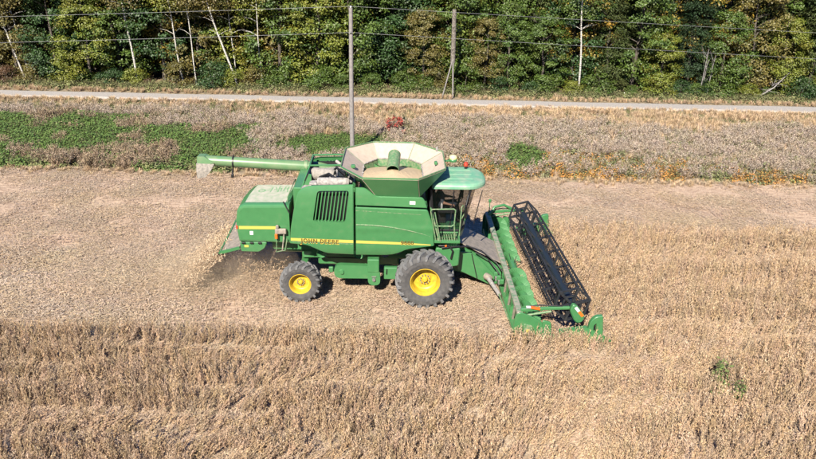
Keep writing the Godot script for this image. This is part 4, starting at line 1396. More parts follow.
func build_tank(C: Node3D) -> void:
	var t := grp("grain_tank", C)
	var out := [[-2.72, 0.74], [-2.70, -1.25], [-1.84, -2.05], [-0.42, -2.03], [0.48, -1.02], [0.47, 0.80], [-0.40, 1.84], [-2.02, 1.80]]
	var inn := [[-2.10, 0.55, 3.44], [-2.09, -1.02, 3.54], [-1.64, -1.66, 3.54], [-0.62, -1.66, 3.54], [-0.20, -1.12, 3.54], [-0.17, 0.62, 3.44], [-0.34, 1.46, 3.35], [-1.62, 1.45, 3.36]]
	var yo := 4.0
	for i in 8:
		var j := (i + 1) % 8
		var a := Vector3(out[i][0], yo, out[i][1])
		var b := Vector3(out[j][0], yo, out[j][1])
		var d := Vector3(inn[j][0], inn[j][2], inn[j][1])
		var e := Vector3(inn[i][0], inn[i][2], inn[i][1])
		var g := 0.006
		var ab := (b - a).normalized() * g
		a += ab; e += ab; b -= ab; d -= ab
		var nn := (b - a).cross(e - a).normalized()
		if nn.y < 0.0: nn = -nn
		var lo := [a - nn * 0.025, b - nn * 0.025, d - nn * 0.025, e - nn * 0.025]
		var mb := MB.new()
		mb.quad(a, b, d, e, nn)
		mb.quad(a, b, lo[1], lo[0], (a - d)); mb.quad(b, d, lo[2], lo[1], b - a); mb.quad(d, e, lo[3], lo[2], d - a); mb.quad(e, a, lo[0], lo[3], a - b)
		var p := part("tank_panel", mb, M.tank_dust, t)
		mb = MB.new()
		for k in 4: lo[k] -= nn * 0.003
		mb.quad(lo[0], lo[1], lo[2], lo[3], -nn)
		part("panel_back", mb, M.green, p)
		mb = MB.new()
		mb.bar(a + Vector3(0, 0.012, 0), b + Vector3(0, 0.012, 0), 0.035, 0.045, Vector3.UP, 0.006)
		part("rim", mb, M.green_dust_or_sheen if i < 6 else M.green, p)
		# folding seam rib inside
		mb = MB.new()
		mb.bar(a.lerp(e, 0.05) + nn * 0.006, e + nn * 0.006, 0.03, 0.012, nn)
		part("rib", mb, M.beam, p)
		mb = MB.new()
		mb.bar(e.lerp(d, 0.04) + Vector3(0, 0.012, 0), e.lerp(d, 0.96) + Vector3(0, 0.012, 0), 0.03, 0.03)
		for f in [0.2, 0.5, 0.8]: mb.box(e.lerp(d, f) + Vector3(0, 0.022, 0), Vector3(0.08, 0.03, 0.05), 0.008)
		part("hinge", mb, M.grey, p)
	# tank walls below the flaps
	var mb := MB.new()
	for i in 8:
		var j := (i + 1) % 8
		var a := Vector3(inn[i][0], inn[i][2], inn[i][1])
		var b := Vector3(inn[j][0], inn[j][2], inn[j][1])
		var c0 := Vector3(-1.14, 0, -0.18)
		var a2 := Vector3(a.x, 2.9, a.z).lerp(Vector3(c0.x, 2.9, c0.z), 0.05)
		var b2 := Vector3(b.x, 2.9, b.z).lerp(Vector3(c0.x, 2.9, c0.z), 0.05)
		mb.quad(a, b, b2, a2)
	part("tank_wall", mb, M.green_dust_or_sheen, t)
	# brackets on the left and right flaps
	for q in [[Vector3(-2.38, 3.80, 0.02), 0.14], [Vector3(0.22, 3.88, -0.2), 0.1]]:
		mb = MB.new(); mb.box(q[0], Vector3(q[1], 0.1, 0.16), 0.02)
		part("bracket", mb, M.green, t)
	mb = MB.new(); mb.tube([Vector3(0.30, 4.0, -1.18), Vector3(0.30, 4.12, -1.2)], 0.04, 8)
	part("rim_lamp", mb, M.grey, t)
	# loading tube: stands out of the heap, mouth towards the near side
	mb = MB.new()
	var ax := Vector3(-0.06, -0.34, 0.94).normalized()
	var bs := Basis(ax.cross(Vector3.UP).normalized(), Vector3.ZERO, Vector3.ZERO)
	bs = Basis(bs.x, ax.cross(bs.x).normalized(), ax)
	mb.lathe([Vector2(0.0, -0.55), Vector2(0.19, -0.55), Vector2(0.2, -0.53), Vector2(0.2, 0.30), Vector2(0.185, 0.31), Vector2(0.18, 0.28), Vector2(0.17, -0.4)], Vector3(-1.12, 3.80, -0.22), 28, bs)
	part("loading_tube", mb, M.green_dust_or_sheen, t)
	# grain heap
	var g := MB.new()
	var n := 40
	var nz := FastNoiseLite.new()
	nz.seed = 4; nz.frequency = 2.5
	var hh := func(x: float, z: float) -> float:
		return 3.74 - 0.25 * Vector2((x + 1.15), (z - 0.15)).length() + 0.012 * nz.get_noise_2d(x * 3, z * 3)
	var gx := []
	for i in 8: gx.append(Vector2(inn[i][0], inn[i][1]).lerp(Vector2(-1.14, -0.18), 0.02))
	for ring in 14:
		for k in 8 * 6:
			var q := []
			for e in [[ring, k], [ring, k + 1], [ring + 1, k + 1], [ring + 1, k]]:
				var kk: int = e[1] % 48
				var w: Vector2 = gx[kk / 6].lerp(gx[(kk / 6 + 1) % 8], (kk % 6) / 6.0)
				var pnt := Vector2(-1.14, -0.18).lerp(w, e[0] / 14.0)
				q.append(Vector3(pnt.x, hh.call(pnt.x, pnt.y), pnt.y))
			g.quad(q[0], q[1], q[2], q[3], Vector3.UP)
	var go := one("grain_heap", g, M.grain, "heap of pale harvested soybeans inside the open grain tank", "grain", "", "stuff")
	go.position = CO; go.rotation.y = CTURN

func build_auger_tube(C: Node3D) -> void:
	var t := grp("unloading_auger", C)
	var a := Vector3(-3.55, 3.37, -1.2)
	var b := Vector3(-7.36, 3.545, -1.2)
	var mb := MB.new()
	mb.tube([Vector3(-2.6, 2.9, -1.35), Vector3(-3.0, 3.2, -1.25), a, b], [0.2, 0.19, 0.175, 0.17], 20)
	part("tube", mb, M.tube, t)
	mb = MB.new()
	mb.tube([Vector3(-3.95, 3.39, -1.2), Vector3(-4.05, 3.395, -1.2)], 0.20, 20)
	part("collar", mb, M.green_dust_or_sheen, t)
	mb = MB.new()
	mb.tube([Vector3(-6.36, 3.50, -1.2), Vector3(-6.41, 3.50, -1.2)], 0.19, 20)
	mb.box(Vector3(-6.38, 3.70, -1.2), Vector3(0.05, 0.06, 0.05), 0.01)
	part("clamp", mb, M.black, t)
	mb = MB.new()
	mb.bar(Vector3(-6.40, 3.32, -1.0), Vector3(-6.40, 3.12, -0.98), 0.05, 0.05)
	mb.box(Vector3(-6.40, 3.1, -0.96), Vector3(0.09, 0.12, 0.1), 0.02)
	part("work_lamp", mb, M.black, t)
	mb = MB.new()
	mb.loft([[Vector3(-7.52, 3.72, -1.37), Vector3(-7.52, 3.72, -1.03), Vector3(-7.55, 3.45, -0.99), Vector3(-7.55, 3.45, -1.41)], [Vector3(-7.30, 3.72, -1.37), Vector3(-7.30, 3.72, -1.03), Vector3(-6.97, 3.50, -0.99), Vector3(-6.97, 3.50, -1.41)]])
	part("elbow", mb, M.tube, t)
	mb = MB.new()
	mb.loft([[Vector3(-7.56, 3.50, -1.42), Vector3(-7.56, 3.50, -0.98), Vector3(-6.98, 3.48, -0.98), Vector3(-6.98, 3.48, -1.42)], [Vector3(-7.57, 3.22, -1.44), Vector3(-7.57, 3.22, -0.95), Vector3(-7.10, 3.26, -0.95), Vector3(-7.10, 3.26, -1.44)], [Vector3(-7.56, 2.98, -1.42), Vector3(-7.56, 2.98, -0.97), Vector3(-7.28, 3.04, -0.97), Vector3(-7.28, 3.04, -1.42)]])
	part("rubber_spout", mb, M.rubber, t)

func build_cab(C: Node3D) -> void:
	var t := grp("cab", C)
	var mb := MB.new()
	# roof: rounded slab
	var loops := []
	for s in [[3.37, -0.06], [3.40, 0.0], [3.47, 0.0], [3.52, -0.03], [3.555, -0.10], [3.575, -0.28]]:
		var o := rounded([[0.06, 0.92 + s[1], 0.1], [1.36, 0.94 + s[1], 0.3], [1.74 + s[1], 0.58, 0.4], [1.80 + s[1], 0.0, 0.5], [1.74 + s[1], -0.58, 0.4], [1.36, -0.96 - s[1], 0.3], [0.06, -0.94 - s[1], 0.1]], 0.1)
		var l := []
		for q in o: l.append(Vector3(q.x, s[0], q.y))
		loops.append(l)
	mb.loft(loops)
	var rf := part("roof", mb, M.roof, t)
	mb = MB.new()
	for z in [-0.45, 0.0, 0.45]: mb.box(Vector3(0.85, 3.575, z), Vector3(1.0, 0.025, 0.03), 0.008)
	part("roof_rib", mb, M.roof, rf)
	mb = MB.new()
	mb.loft([[Vector3(0.6, 3.355, 0.80), Vector3(1.5, 3.355, 0.62), Vector3(1.62, 3.355, 0.0), Vector3(1.5, 3.355, -0.62), Vector3(0.6, 3.355, -0.80), Vector3(0.02, 3.355, -0.80), Vector3(0.02, 3.355, 0.80)], [Vector3(0.6, 3.385, 0.80), Vector3(1.5, 3.385, 0.62), Vector3(1.62, 3.385, 0.0), Vector3(1.5, 3.385, -0.62), Vector3(0.6, 3.385, -0.80), Vector3(0.02, 3.385, -0.80), Vector3(0.02, 3.385, 0.80)]])
	part("headliner", mb, M.black, rf)
	# frame points: top and bottom of the glass house
	var top := [Vector3(0.04, 3.37, 0.82), Vector3(1.26, 3.37, 0.82), Vector3(1.47, 3.37, 0.46), Vector3(1.54, 3.37, 0.0), Vector3(1.47, 3.37, -0.46), Vector3(1.26, 3.37, -0.82), Vector3(0.04, 3.37, -0.82)]
	var bot := [Vector3(0.16, 1.98, 0.80), Vector3(0.98, 1.98, 0.80), Vector3(1.14, 1.98, 0.45), Vector3(1.2, 1.98, 0.0), Vector3(1.14, 1.98, -0.45), Vector3(0.98, 1.98, -0.80), Vector3(0.16, 1.98, -0.80)]
	for i in [0, 1, 5, 6]:
		mb = MB.new(); mb.bar(bot[i], top[i], 0.075, 0.075, Vector3.RIGHT, 0.015)
		part("pillar", mb, M.black, t)
	for i in 6:
		mb = MB.new()
		var a: Vector3 = top[i] + Vector3(0, -0.02, 0)
		var b: Vector3 = top[i + 1] + Vector3(0, -0.02, 0)
		mb.quad(a, b, bot[i + 1], bot[i])
		part("glass_pane", mb, M.glass, t)
	for i in 6:
		mb = MB.new(); mb.bar(bot[i], bot[i + 1], 0.06, 0.09, Vector3.UP, 0.01)
		part("sill", mb, M.black, t)
	mb = MB.new(); mb.box(Vector3(0.05, 2.62, 0), Vector3(0.08, 1.5, 1.6), 0.02)
	part("rear_wall", mb, M.seat, t)
	mb = MB.new()
	mb.loft([[Vector3(0.1, 1.70, 0.78), Vector3(0.94, 1.70, 0.78), Vector3(1.1, 1.7, 0.45), Vector3(1.1, 1.7, -0.45), Vector3(0.94, 1.7, -0.78), Vector3(0.1, 1.7, -0.78)], [Vector3(0.1, 1.96, 0.80), Vector3(0.98, 1.96, 0.80), Vector3(1.16, 1.96, 0.45), Vector3(1.16, 1.96, -0.45), Vector3(0.98, 1.96, -0.80), Vector3(0.1, 1.96, -0.80)]])
	part("cab_floor", mb, M.green, t)
	# seat, console, steering wheel
	mb = MB.new(); mb.box(Vector3(0.46, 2.42, 0), Vector3(0.5, 0.14, 0.52), 0.04)
	mb.box(Vector3(0.44, 2.18, 0), Vector3(0.3, 0.4, 0.34), 0.03)
	var seat := part("seat", mb, M.seat, t)
	mb = MB.new(); mb.box(Vector3(0.19, 2.78, 0), Vector3(0.12, 0.66, 0.5), 0.045, Basis(Vector3(0, 0, 1), 0.1))
	part("backrest", mb, M.seat, seat)
	mb = MB.new(); mb.box(Vector3(0.62, 2.50, 0.40), Vector3(0.62, 0.14, 0.17), 0.03)
	mb.tube([Vector3(0.84, 2.55, 0.40), Vector3(0.86, 2.68, 0.40)], [0.018, 0.022], 8)
	part("armrest_console", mb, M.seat, seat)
	mb = MB.new()
	mb.tube([Vector3(1.06, 2.0, 0), Vector3(0.93, 2.62, 0)], 0.05, 10)
	part("steering_column", mb, M.black, t)
	mb = MB.new()
	var pts := []
	for k in 21:
		var a := TAU * k / 20.0
		pts.append(Vector3(0.92, 2.66, 0) + Vector3(0.18 * cos(a) * 0.9, 0.18 * cos(a) * 0.45, 0.19 * sin(a)))
	mb.tube(pts, 0.016, 6, false)
	mb.bar(Vector3(0.92, 2.66, -0.18), Vector3(0.92, 2.66, 0.18), 0.03, 0.02)
	part("steering_wheel", mb, M.black, t)
	# door outline and wiper bar
	mb = MB.new()
	mb.bar(Vector3(0.75, 3.33, 0.835), Vector3(0.66, 2.02, 0.82), 0.04, 0.035, Vector3.RIGHT, 0.008)
	part("door_post", mb, M.black, t)
	mb = MB.new()
	mb.tube([Vector3(1.62, 3.36, 0.84), Vector3(1.42, 2.5, 0.98), Vector3(1.40, 2.3, 0.98)], 0.016, 6)
	part("mirror_arm", mb, M.black, t)
	mb = MB.new(); mb.box(Vector3(1.12, 2.72, 1.02), Vector3(0.05, 0.40, 0.22), 0.02, Basis(Vector3.UP, -0.35))
	mb.bar(Vector3(1.2, 3.2, 0.86), Vector3(1.13, 2.92, 1.0), 0.025, 0.025)
	part("mirror", mb, M.black, t)
	mb = MB.new(); mb.box(Vector3(1.17, 2.62, -1.02), Vector3(0.05, 0.40, 0.22), 0.02, Basis(Vector3.UP, 0.35))
	mb.bar(Vector3(1.2, 3.2, -0.86), Vector3(1.16, 2.82, -1.0), 0.025, 0.025)
	part("mirror", mb, M.black, t)
	# beacons
	mb = MB.new(); mb.tube([Vector3(1.22, 3.56, -0.62), Vector3(1.22, 3.66, -0.62)], 0.05, 10)
	var bk := part("beacon", mb, M.black, t)
	mb = MB.new(); mb.lathe([Vector2(0.075, 0), Vector2(0.08, 0.05), Vector2(0.06, 0.12), Vector2(0, 0.15)], Vector3(1.22, 3.66, -0.62), 14, Basis(Vector3.RIGHT, -PI / 2))
	part("lens", mb, M.red, bk)
	mb = MB.new(); mb.bar(Vector3(0.42, 3.82, -0.62), Vector3(0.84, 3.82, -0.66), 0.07, 0.05, Vector3.UP, 0.01)
	mb.lathe([Vector2(0, 0.0), Vector2(0.13, 0.0), Vector2(0.14, 0.06), Vector2(0.12, 0.09)], Vector3(0.80, 3.80, -0.66), 16, Basis(Vector3.RIGHT, -PI / 2))
	bk = part("rim_beacon", mb, M.green, t)
	mb = MB.new(); mb.lathe([Vector2(0.125, 0), Vector2(0.13, 0.05), Vector2(0.10, 0.10), Vector2(0, 0.13)], Vector3(0.80, 3.89, -0.66), 16, Basis(Vector3.RIGHT, -PI / 2))
	part("lens", mb, M.lamp_cream, bk)
	# platform with grating and railing
	var pl := grp("platform", C)
	mb = MB.new()
	mb.bar(Vector3(0.16, 1.93, 1.56), Vector3(0.94, 1.93, 1.56), 0.05, 0.09, Vector3.UP, 0.01)
	mb.bar(Vector3(0.16, 1.93, 0.88), Vector3(0.94, 1.93, 0.88), 0.05, 0.09, Vector3.UP, 0.01)
	mb.bar(Vector3(0.18, 1.928, 0.905), Vector3(0.18, 1.928, 1.535), 0.05, 0.085)
	mb.bar(Vector3(0.92, 1.928, 0.905), Vector3(0.92, 1.928, 1.535), 0.05, 0.085)
	part("platform_frame", mb, M.green, pl)
	for i in 9:
		mb = MB.new()
		var x := lerpf(0.26, 0.85, i / 8.0)
		mb.box(Vector3(x, 1.955, 1.22), Vector3(0.04, 0.03, 0.62), 0.006)
		part("grating_bar", mb, M.green_dust_or_sheen, pl)
	for i in 3:
		mb = MB.new(); mb.box(Vector3(0.555, 1.93, 1.0 + 0.2 * i), Vector3(0.68, 0.018, 0.02))
		part("cross_bar", mb, M.green, pl)
	mb = MB.new()
	mb.tube([Vector3(0.20, 1.95, 1.56), Vector3(0.02, 2.92, 1.56), Vector3(0.05, 2.98, 1.56), Vector3(0.70, 3.0, 1.56), Vector3(0.76, 2.96, 1.56), Vector3(0.74, 2.5, 1.56), Vector3(0.66, 2.44, 1.56), Vector3(0.16, 2.44, 1.56)], 0.022, 8)
	mb.tube([Vector3(0.74, 2.5, 1.56), Vector3(0.78, 1.95, 1.56)], 0.022, 8)
	part("hand_rail", mb, M.green_dust_or_sheen, pl)
	mb = MB.new()
	mb.bar(Vector3(0.30, 1.95, 1.50), Vector3(0.02, 2.96, 1.36), 0.16, 0.05, Vector3.RIGHT, 0.015)
	mb.tube([Vector3(0.34, 1.95, 1.6), Vector3(0.14, 2.9, 1.6)], 0.02, 8)
	part("rear_guard", mb, M.green_dust_or_sheen, pl)
	mb = MB.new()
	mb.tube([Vector3(0.94, 1.97, 1.2), Vector3(0.98, 2.9, 1.14), Vector3(1.02, 2.95, 1.1), Vector3(1.1, 2.7, 1.05), Vector3(1.0, 2.5, 1.08)], 0.018, 8)
	part("grab_rail", mb, M.green_dust_or_sheen, pl)
	# water bottle on the sill
	var bt := MB.new()
	bt.lathe([Vector2(0, 0), Vector2(0.035, 0.0), Vector2(0.037, 0.1), Vector2(0.034, 0.14), Vector2(0.014, 0.18), Vector2(0.014, 0.2), Vector2(0, 0.2)], Vector3.ZERO, 12, Basis(Vector3.RIGHT, -PI / 2), true)
	var bo := one("water_bottle", bt, M.white, "small white bottle standing beside the seat in the harvester cab", "bottle")
	bo.transform = Transform3D(Basis(Vector3.UP, CTURN), CO) * Transform3D(Basis(Vector3.RIGHT, 0.0), Vector3(0.42, 2.57, 0.40))

func build_under(C: Node3D) -> void:
	var t := grp("clean_grain_drive", C)
	var mb := MB.new()
	mb.prism(rounded([[-2.92, 1.06, 0.24], [-1.84, 1.03, 0.02], [-1.84, 0.60, 0.02], [-2.92, 0.60, 0.24]], 0.2, 8), 1.28, 1.46, 0.02)
	part("drive_cover", mb, M.green, t)
	mb = MB.new(); mb.lathe([Vector2(0, 0.05), Vector2(0.07, 0.045), Vector2(0.09, 0.0)], Vector3(-2.69, 0.82, 1.46), 16, Basis.IDENTITY, true)
	part("knob", mb, M.green, t)
	mb = MB.new(); mb.box(Vector3(-1.70, 1.07, 1.40), Vector3(0.36, 0.44, 0.3), 0.02)
	part("chute", mb, M.green, t)
	mb = MB.new(); mb.prism(rounded([[-1.88, 0.86, 0.02], [-1.50, 0.86, 0.02], [-1.48, 0.40, 0.18], [-1.86, 0.40, 0.18]], 0.15, 6), 1.24, 1.53, 0.02)
	part("chute_boot", mb, M.green, t)
	mb = MB.new(); mb.lathe([Vector2(0, 0.05), Vector2(0.05, 0.05), Vector2(0.06, 0.0)], Vector3(-1.68, 0.60, 1.53), 12, Basis.IDENTITY, true)
	mb.box(Vector3(-1.68, 0.7, 1.54), Vector3(0.14, 0.03, 0.03))
	part("shaft_end", mb, M.steel, t)
	mb = MB.new(); mb.box(Vector3(-1.12, 0.79, 1.40), Vector3(0.5, 0.40, 0.16), 0.02)
	part("side_box", mb, M.green, t)
	mb = MB.new(); mb.tube([Vector3(-1.28, 0.95, 1.5), Vector3(-1.29, 0.78, 1.5)], 0.018, 6)
	part("latch", mb, M.black, t)
	mb = MB.new(); mb.box(Vector3(-3.02, 0.86, 1.36), Vector3(0.14, 0.18, 0.1), 0.02)
	part("tensioner", mb, M.green, t)
	mb = MB.new()
	mb.box(Vector3(-2.2, 0.9, 0.0), Vector3(2.6, 0.5, 1.2), 0.05)
	mb.box(Vector3(-4.2, 1.35, 0.0), Vector3(1.2, 0.5, 1.3), 0.05)
	part("cleaning_shoe", mb, M.green, t)
	# belts and pulleys inside the side shields
	for q in [[-3.35, 1.22, 0.16, 0.92], [-2.72, 1.30, 0.11, 0.92], [-2.15, 1.24, 0.19, 0.95], [-1.35, 1.22, 0.13, 0.92], [-0.95, 1.32, 0.1, 0.95]]:
		mb = MB.new()
		mb.lathe([Vector2(0, 0.05), Vector2(0.04, 0.05), Vector2(0.05, 0.0), Vector2(q[2] * 0.8, -0.01), Vector2(q[2], 0.03), Vector2(q[2] - 0.02, -0.02), Vector2(q[2], -0.06)], Vector3(q[0], q[1], q[3]), 20, Basis.IDENTITY, true)
		part("pulley", mb, M.grey if q[2] < 0.15 else M.green, t)
	for q in [[Vector3(-3.35, 1.38, 0.9), Vector3(-2.15, 1.43, 0.93)], [Vector3(-3.35, 1.06, 0.9), Vector3(-2.15, 1.05, 0.93)], [Vector3(-2.15, 1.42, 0.98), Vector3(-0.95, 1.42, 0.98)]]:
		mb = MB.new(); mb.bar(q[0], q[1], 0.04, 0.02)
		part("belt", mb, M.black, t)
	mb = MB.new()
	mb.prism(rounded([[0.22, 1.62], [0.22, 1.0], [0.55, 0.95], [0.95, 1.02], [0.98, 1.62]], 0.06), 1.0, 1.36, 0.03)
	part("front_box", mb, M.green, t)
	mb = MB.new()
	mb.tube([Vector3(0.3, 1.72, 1.4), Vector3(0.62, 1.74, 1.42), Vector3(0.75, 1.55, 1.42), Vector3(0.7, 1.3, 1.42)], 0.03, 8)
	mb.tube([Vector3(0.4, 1.66, 1.42), Vector3(0.86, 1.70, 1.38), Vector3(1.25, 1.62, 1.2)], 0.03, 8)
	part("hose", mb, M.black, t)
	mb = MB.new(); mb.box(Vector3(0.52, 1.74, 1.44), Vector3(0.06, 0.06, 0.05), 0.01)
	part("marker", mb, M.orange, t)

func build_feeder(C: Node3D) -> void:
	var f := grp("feeder_house", C)
	var mb := MB.new()
	mb.prism(rounded([[0.55, 1.55], [1.25, 1.32], [2.42, 0.72], [2.40, 0.10], [1.95, 0.12], [0.72, 0.70]], 0.05), -0.72, 0.72, 0.02)
	part("housing", mb, M.green, f)
	mb = MB.new()
	mb.loft([[Vector3(0.92, 1.64, 0.78), Vector3(2.52, 0.84, 0.86), Vector3(2.52, 0.81, 0.86), Vector3(0.92, 1.61, 0.78)], [Vector3(0.92, 1.64, -0.78), Vector3(2.52, 0.84, -0.86), Vector3(2.52, 0.81, -0.86), Vector3(0.92, 1.61, -0.78)]])
	part("top_plate", mb, M.plate, f)
	mb = MB.new()
	mb.prism(rounded([[1.02, 1.30], [1.36, 1.26], [1.66, 1.05], [2.22, 0.42], [2.10, 0.10], [0.95, 0.66]], 0.05), 0.80, 0.86, 0.015)
	part("side_plate", mb, M.green, f)
	mb = MB.new(); mb.bar(Vector3(1.40, 1.22, 0.872), Vector3(1.62, 0.35, 0.872), 0.012, 0.03)
	part("seam", mb, M.black, f)
	mb = MB.new(); mb.box(Vector3(1.92, 0.44, 0.875), Vector3(0.12, 0.1, 0.012), 0.003)
	part("sticker", mb, M.decal_yellow, f)
	# lift cylinder
	mb = MB.new(); mb.tube([Vector3(0.2, 0.72, 0.6), Vector3(1.9, 0.30, 0.6)], 0.055, 10)
	part("lift_cylinder", mb, M.green, f)
	# gearbox and drive shaft out to the header end
	mb = MB.new()
	mb.lathe([Vector2(0, 0.11), Vector2(0.09, 0.10), Vector2(0.11, 0.0), Vector2(0.11, -0.12)], Vector3(1.95, 0.50, 1.06), 14, Basis(Vector3.UP, 0.6), true)
	part("gear_case", mb, M.plate, f)
	mb = MB.new(); mb.tube([Vector3(1.95, 0.48, 1.1), Vector3(2.17, 0.43, 2.1)], [0.075, 0.06], 12)
	part("drive_shaft", mb, M.grey, f)
	mb = MB.new(); mb.tube([Vector3(2.17, 0.43, 2.1), Vector3(2.27, 0.36, 3.5)], 0.028, 8)
	part("shaft_end", mb, M.green_dust_or_sheen, f)
	for q in [[Vector3(1.5, 1.3, 0.9), Vector3(1.9, 1.12, 1.0), Vector3(2.2, 0.75, 1.05), Vector3(2.34, 0.6, 1.4)], [Vector3(1.2, 1.5, 0.84), Vector3(1.7, 1.35, 0.9), Vector3(2.2, 0.95, 0.95), Vector3(2.38, 0.75, 1.2)]]:
		mb = MB.new(); mb.tube(q, 0.02, 6)
		part("hose", mb, M.black, f)
	for i in 5:
		mb = MB.new(); mb.box(Vector3(2.18 + 0.03 * i, 0.62 - 0.09 * (i % 2), 1.08 + 0.13 * i), Vector3(0.14, 0.16, 0.1), 0.02)
		part("coupler", mb, M.green if i % 2 == 0 else M.steel, f)

func build_header(C: Node3D) -> void:
	var h := grp("header", C)
	var z0 := -3.45
	var z1 := 4.25
	var zc := (z0 + z1) * 0.5
	var L := z1 - z0
	h.rotation.y = 0.006
	var mb := MB.new()
	mb.bar(Vector3(2.46, 0.56, z0), Vector3(2.46, 0.56, z1), 0.04, 0.74)
	part("back_sheet", mb, M.green_dust_or_sheen, h)
	mb = MB.new(); mb.box(Vector3(2.42, 0.93, zc), Vector3(0.17, 0.12, L), 0.02)
	part("top_beam", mb, M.beam, h)
	mb = MB.new(); mb.box(Vector3(2.36, 0.26, zc), Vector3(0.16, 0.16, L - 0.1), 0.02)
	part("lower_beam", mb, M.green, h)
	for i in 9:
		var z := lerpf(z0 + 0.25, z1 - 0.25, i / 8.0)
		if absf(z) < 0.8: continue
		mb = MB.new(); mb.bar(Vector3(2.38, 0.30, z), Vector3(2.40, 0.90, z), 0.08, 0.1, Vector3.RIGHT, 0.01)
		part("back_brace", mb, M.green, h)
	for i in 6:
		mb = MB.new()
		var z := 1.35 + 0.42 * i
		mb.bar(Vector3(2.37, 0.33, z), Vector3(2.37, 0.85, z + 0.2), 0.03, 0.06, Vector3.RIGHT)
		part("diagonal_brace", mb, M.green if i % 2 == 0 else M.plate, h)
	# floor and cutter bar
	mb = MB.new()
	var fl := [[2.48, 0.22], [2.62, 0.13], [3.0, 0.10], [3.3, 0.14], [3.52, 0.12], [3.62, 0.10]]
	for i in fl.size() - 1:
		mb.bar(Vector3(lerpf(fl[i][0], fl[i + 1][0], 0.5), lerpf(fl[i][1], fl[i + 1][1], 0.5), z0), Vector3(lerpf(fl[i][0], fl[i + 1][0], 0.5), lerpf(fl[i][1], fl[i + 1][1], 0.5), z1), fl[i + 1][0] - fl[i][0], 0.02)
	part("floor_pan", mb, M.plate, h)
	mb = MB.new()
	mb.box(Vector3(3.62, 0.12, zc), Vector3(0.1, 0.04, L), 0.01)
	for i in 100:
		var z := z0 + L * (i + 0.5) / 100.0
		mb.tri(Vector3(3.62, 0.14, z - 0.02), Vector3(3.62, 0.14, z + 0.02), Vector3(3.76, 0.12, z), Vector3.UP)
		mb.tri(Vector3(3.62, 0.10, z - 0.02), Vector3(3.62, 0.10, z + 0.02), Vector3(3.76, 0.12, z), Vector3.DOWN)
	part("cutter_bar", mb, M.steel, h)
	# auger with left and right hand flights
	mb = MB.new()
	mb.tube([Vector3(2.86, 0.50, z0 + 0.06), Vector3(2.86, 0.50, z1 - 0.06)], 0.13, 20)
	var au := part("auger", mb, M.green, h)
	for sd in [-1.0, 1.0]:
		var ze := z0 + 0.1 if sd < 0 else z1 - 0.1
		var zs: float = 0.25 * sd + 0.3
		var turns: float = absf(ze - zs) / 0.62
		var n := int(turns * 20)
		mb = MB.new()
		for i in n:
			var q := []
			for e in [0, 1]:
				var f := float(i + e) / n
				var a: float = f * turns * TAU * sd + 1.0
				var z := lerpf(ze, zs, f)
				for w in [-0.008, 0.008]:
					q.append(Vector3(2.86 + cos(a) * 0.12, 0.50 + sin(a) * 0.12, z + w))
					q.append(Vector3(2.86 + cos(a) * 0.31, 0.50 + sin(a) * 0.31, z + w))
			mb.quad(q[0], q[1], q[5], q[4], Vector3(0, 0, -1))
			mb.quad(q[2], q[3], q[7], q[6], Vector3(0, 0, 1))
			mb.quad(q[1], q[3], q[7], q[5], q[1] - Vector3(2.86, 0.5, q[1].z))
		part("flight", mb, M.green_worn, au)
	for i in 10:
		mb = MB.new()
		var a := i * 1.9
		mb.tube([Vector3(2.86, 0.5, -0.1 + 0.08 * i), Vector3(2.86 + cos(a) * 0.36, 0.5 + sin(a) * 0.36, -0.1 + 0.08 * i)], 0.012, 6)
		part("retracting_finger", mb, M.reel, au)
	# end shields
	for e in [[z1, 1.0], [z0, -1.0]]:
		var z: float = e[0]
		mb = MB.new()
		mb.prism(rounded([[2.26, 0.10, 0.05], [2.27, 0.86, 0.12], [2.40, 1.02, 0.1], [2.80, 0.85, 0.15], [3.06, 0.70, 0.1], [3.16, 0.36, 0.1], [3.75, 0.22, 0.1], [3.78, 0.08, 0.05]], 0.05), z - 0.03, z + 0.03, 0.012)
		var es := part("end_shield", mb, M.green, h)
		mb = MB.new(); mb.prism(rounded([[3.04, 0.80], [3.28, 0.74], [3.34, 0.16], [3.05, 0.16]], 0.06), z + e[1] * 0.07 - 0.035, z + e[1] * 0.07 + 0.035, 0.015)
		part("shield_rib", mb, M.green, es)
		mb = MB.new(); mb.prism(rounded([[2.52, 0.68], [2.78, 0.62], [2.80, 0.30], [2.55, 0.30]], 0.06), z + e[1] * 0.06 - 0.025, z + e[1] * 0.06 + 0.025, 0.012)
		part("cover_plate", mb, M.green_dust_or_sheen, es)
		if e[1] > 0:
			mb = MB.new(); mb.box(Vector3(2.66, 0.46, z + 0.092), Vector3(0.10, 0.10, 0.006))
			part("warning_sticker", mb, M.decal_yellow, es)
		# divider snout reaching forward into the crop
		mb = MB.new()
		mb.loft([[Vector3(3.55, 0.08, z - 0.12), Vector3(3.55, 0.44, z - 0.08), Vector3(3.55, 0.44, z + 0.08), Vector3(3.55, 0.08, z + 0.12)], [Vector3(4.30, 0.10, z - 0.12), Vector3(4.30, 0.56, z - 0.07), Vector3(4.30, 0.56, z + 0.07), Vector3(4.30, 0.10, z + 0.12)], [Vector3(5.05, 0.10, z - 0.03), Vector3(5.05, 0.16, z - 0.02), Vector3(5.05, 0.16, z + 0.02), Vector3(5.05, 0.10, z + 0.03)]])
		var dv := part("divider", mb, M.green, h)
		mb = MB.new()
		mb.prism(rounded([[4.34, 0.45, 0.02], [4.38, 0.74, 0.1], [4.52, 0.90, 0.08], [4.72, 0.92, 0.03], [4.80, 0.20, 0.03], [4.60, 0.20, 0.03], [4.56, 0.70, 0.06], [4.50, 0.62, 0.03], [4.50, 0.30, 0.03], [4.36, 0.30, 0.02]], 0.04), z - 0.09, z + 0.06, 0.015)
		part("divider_guard", mb, M.green, dv)
		# reel arm: pair of tubes and cylinder
		var za: float = z - e[1] * 0.10
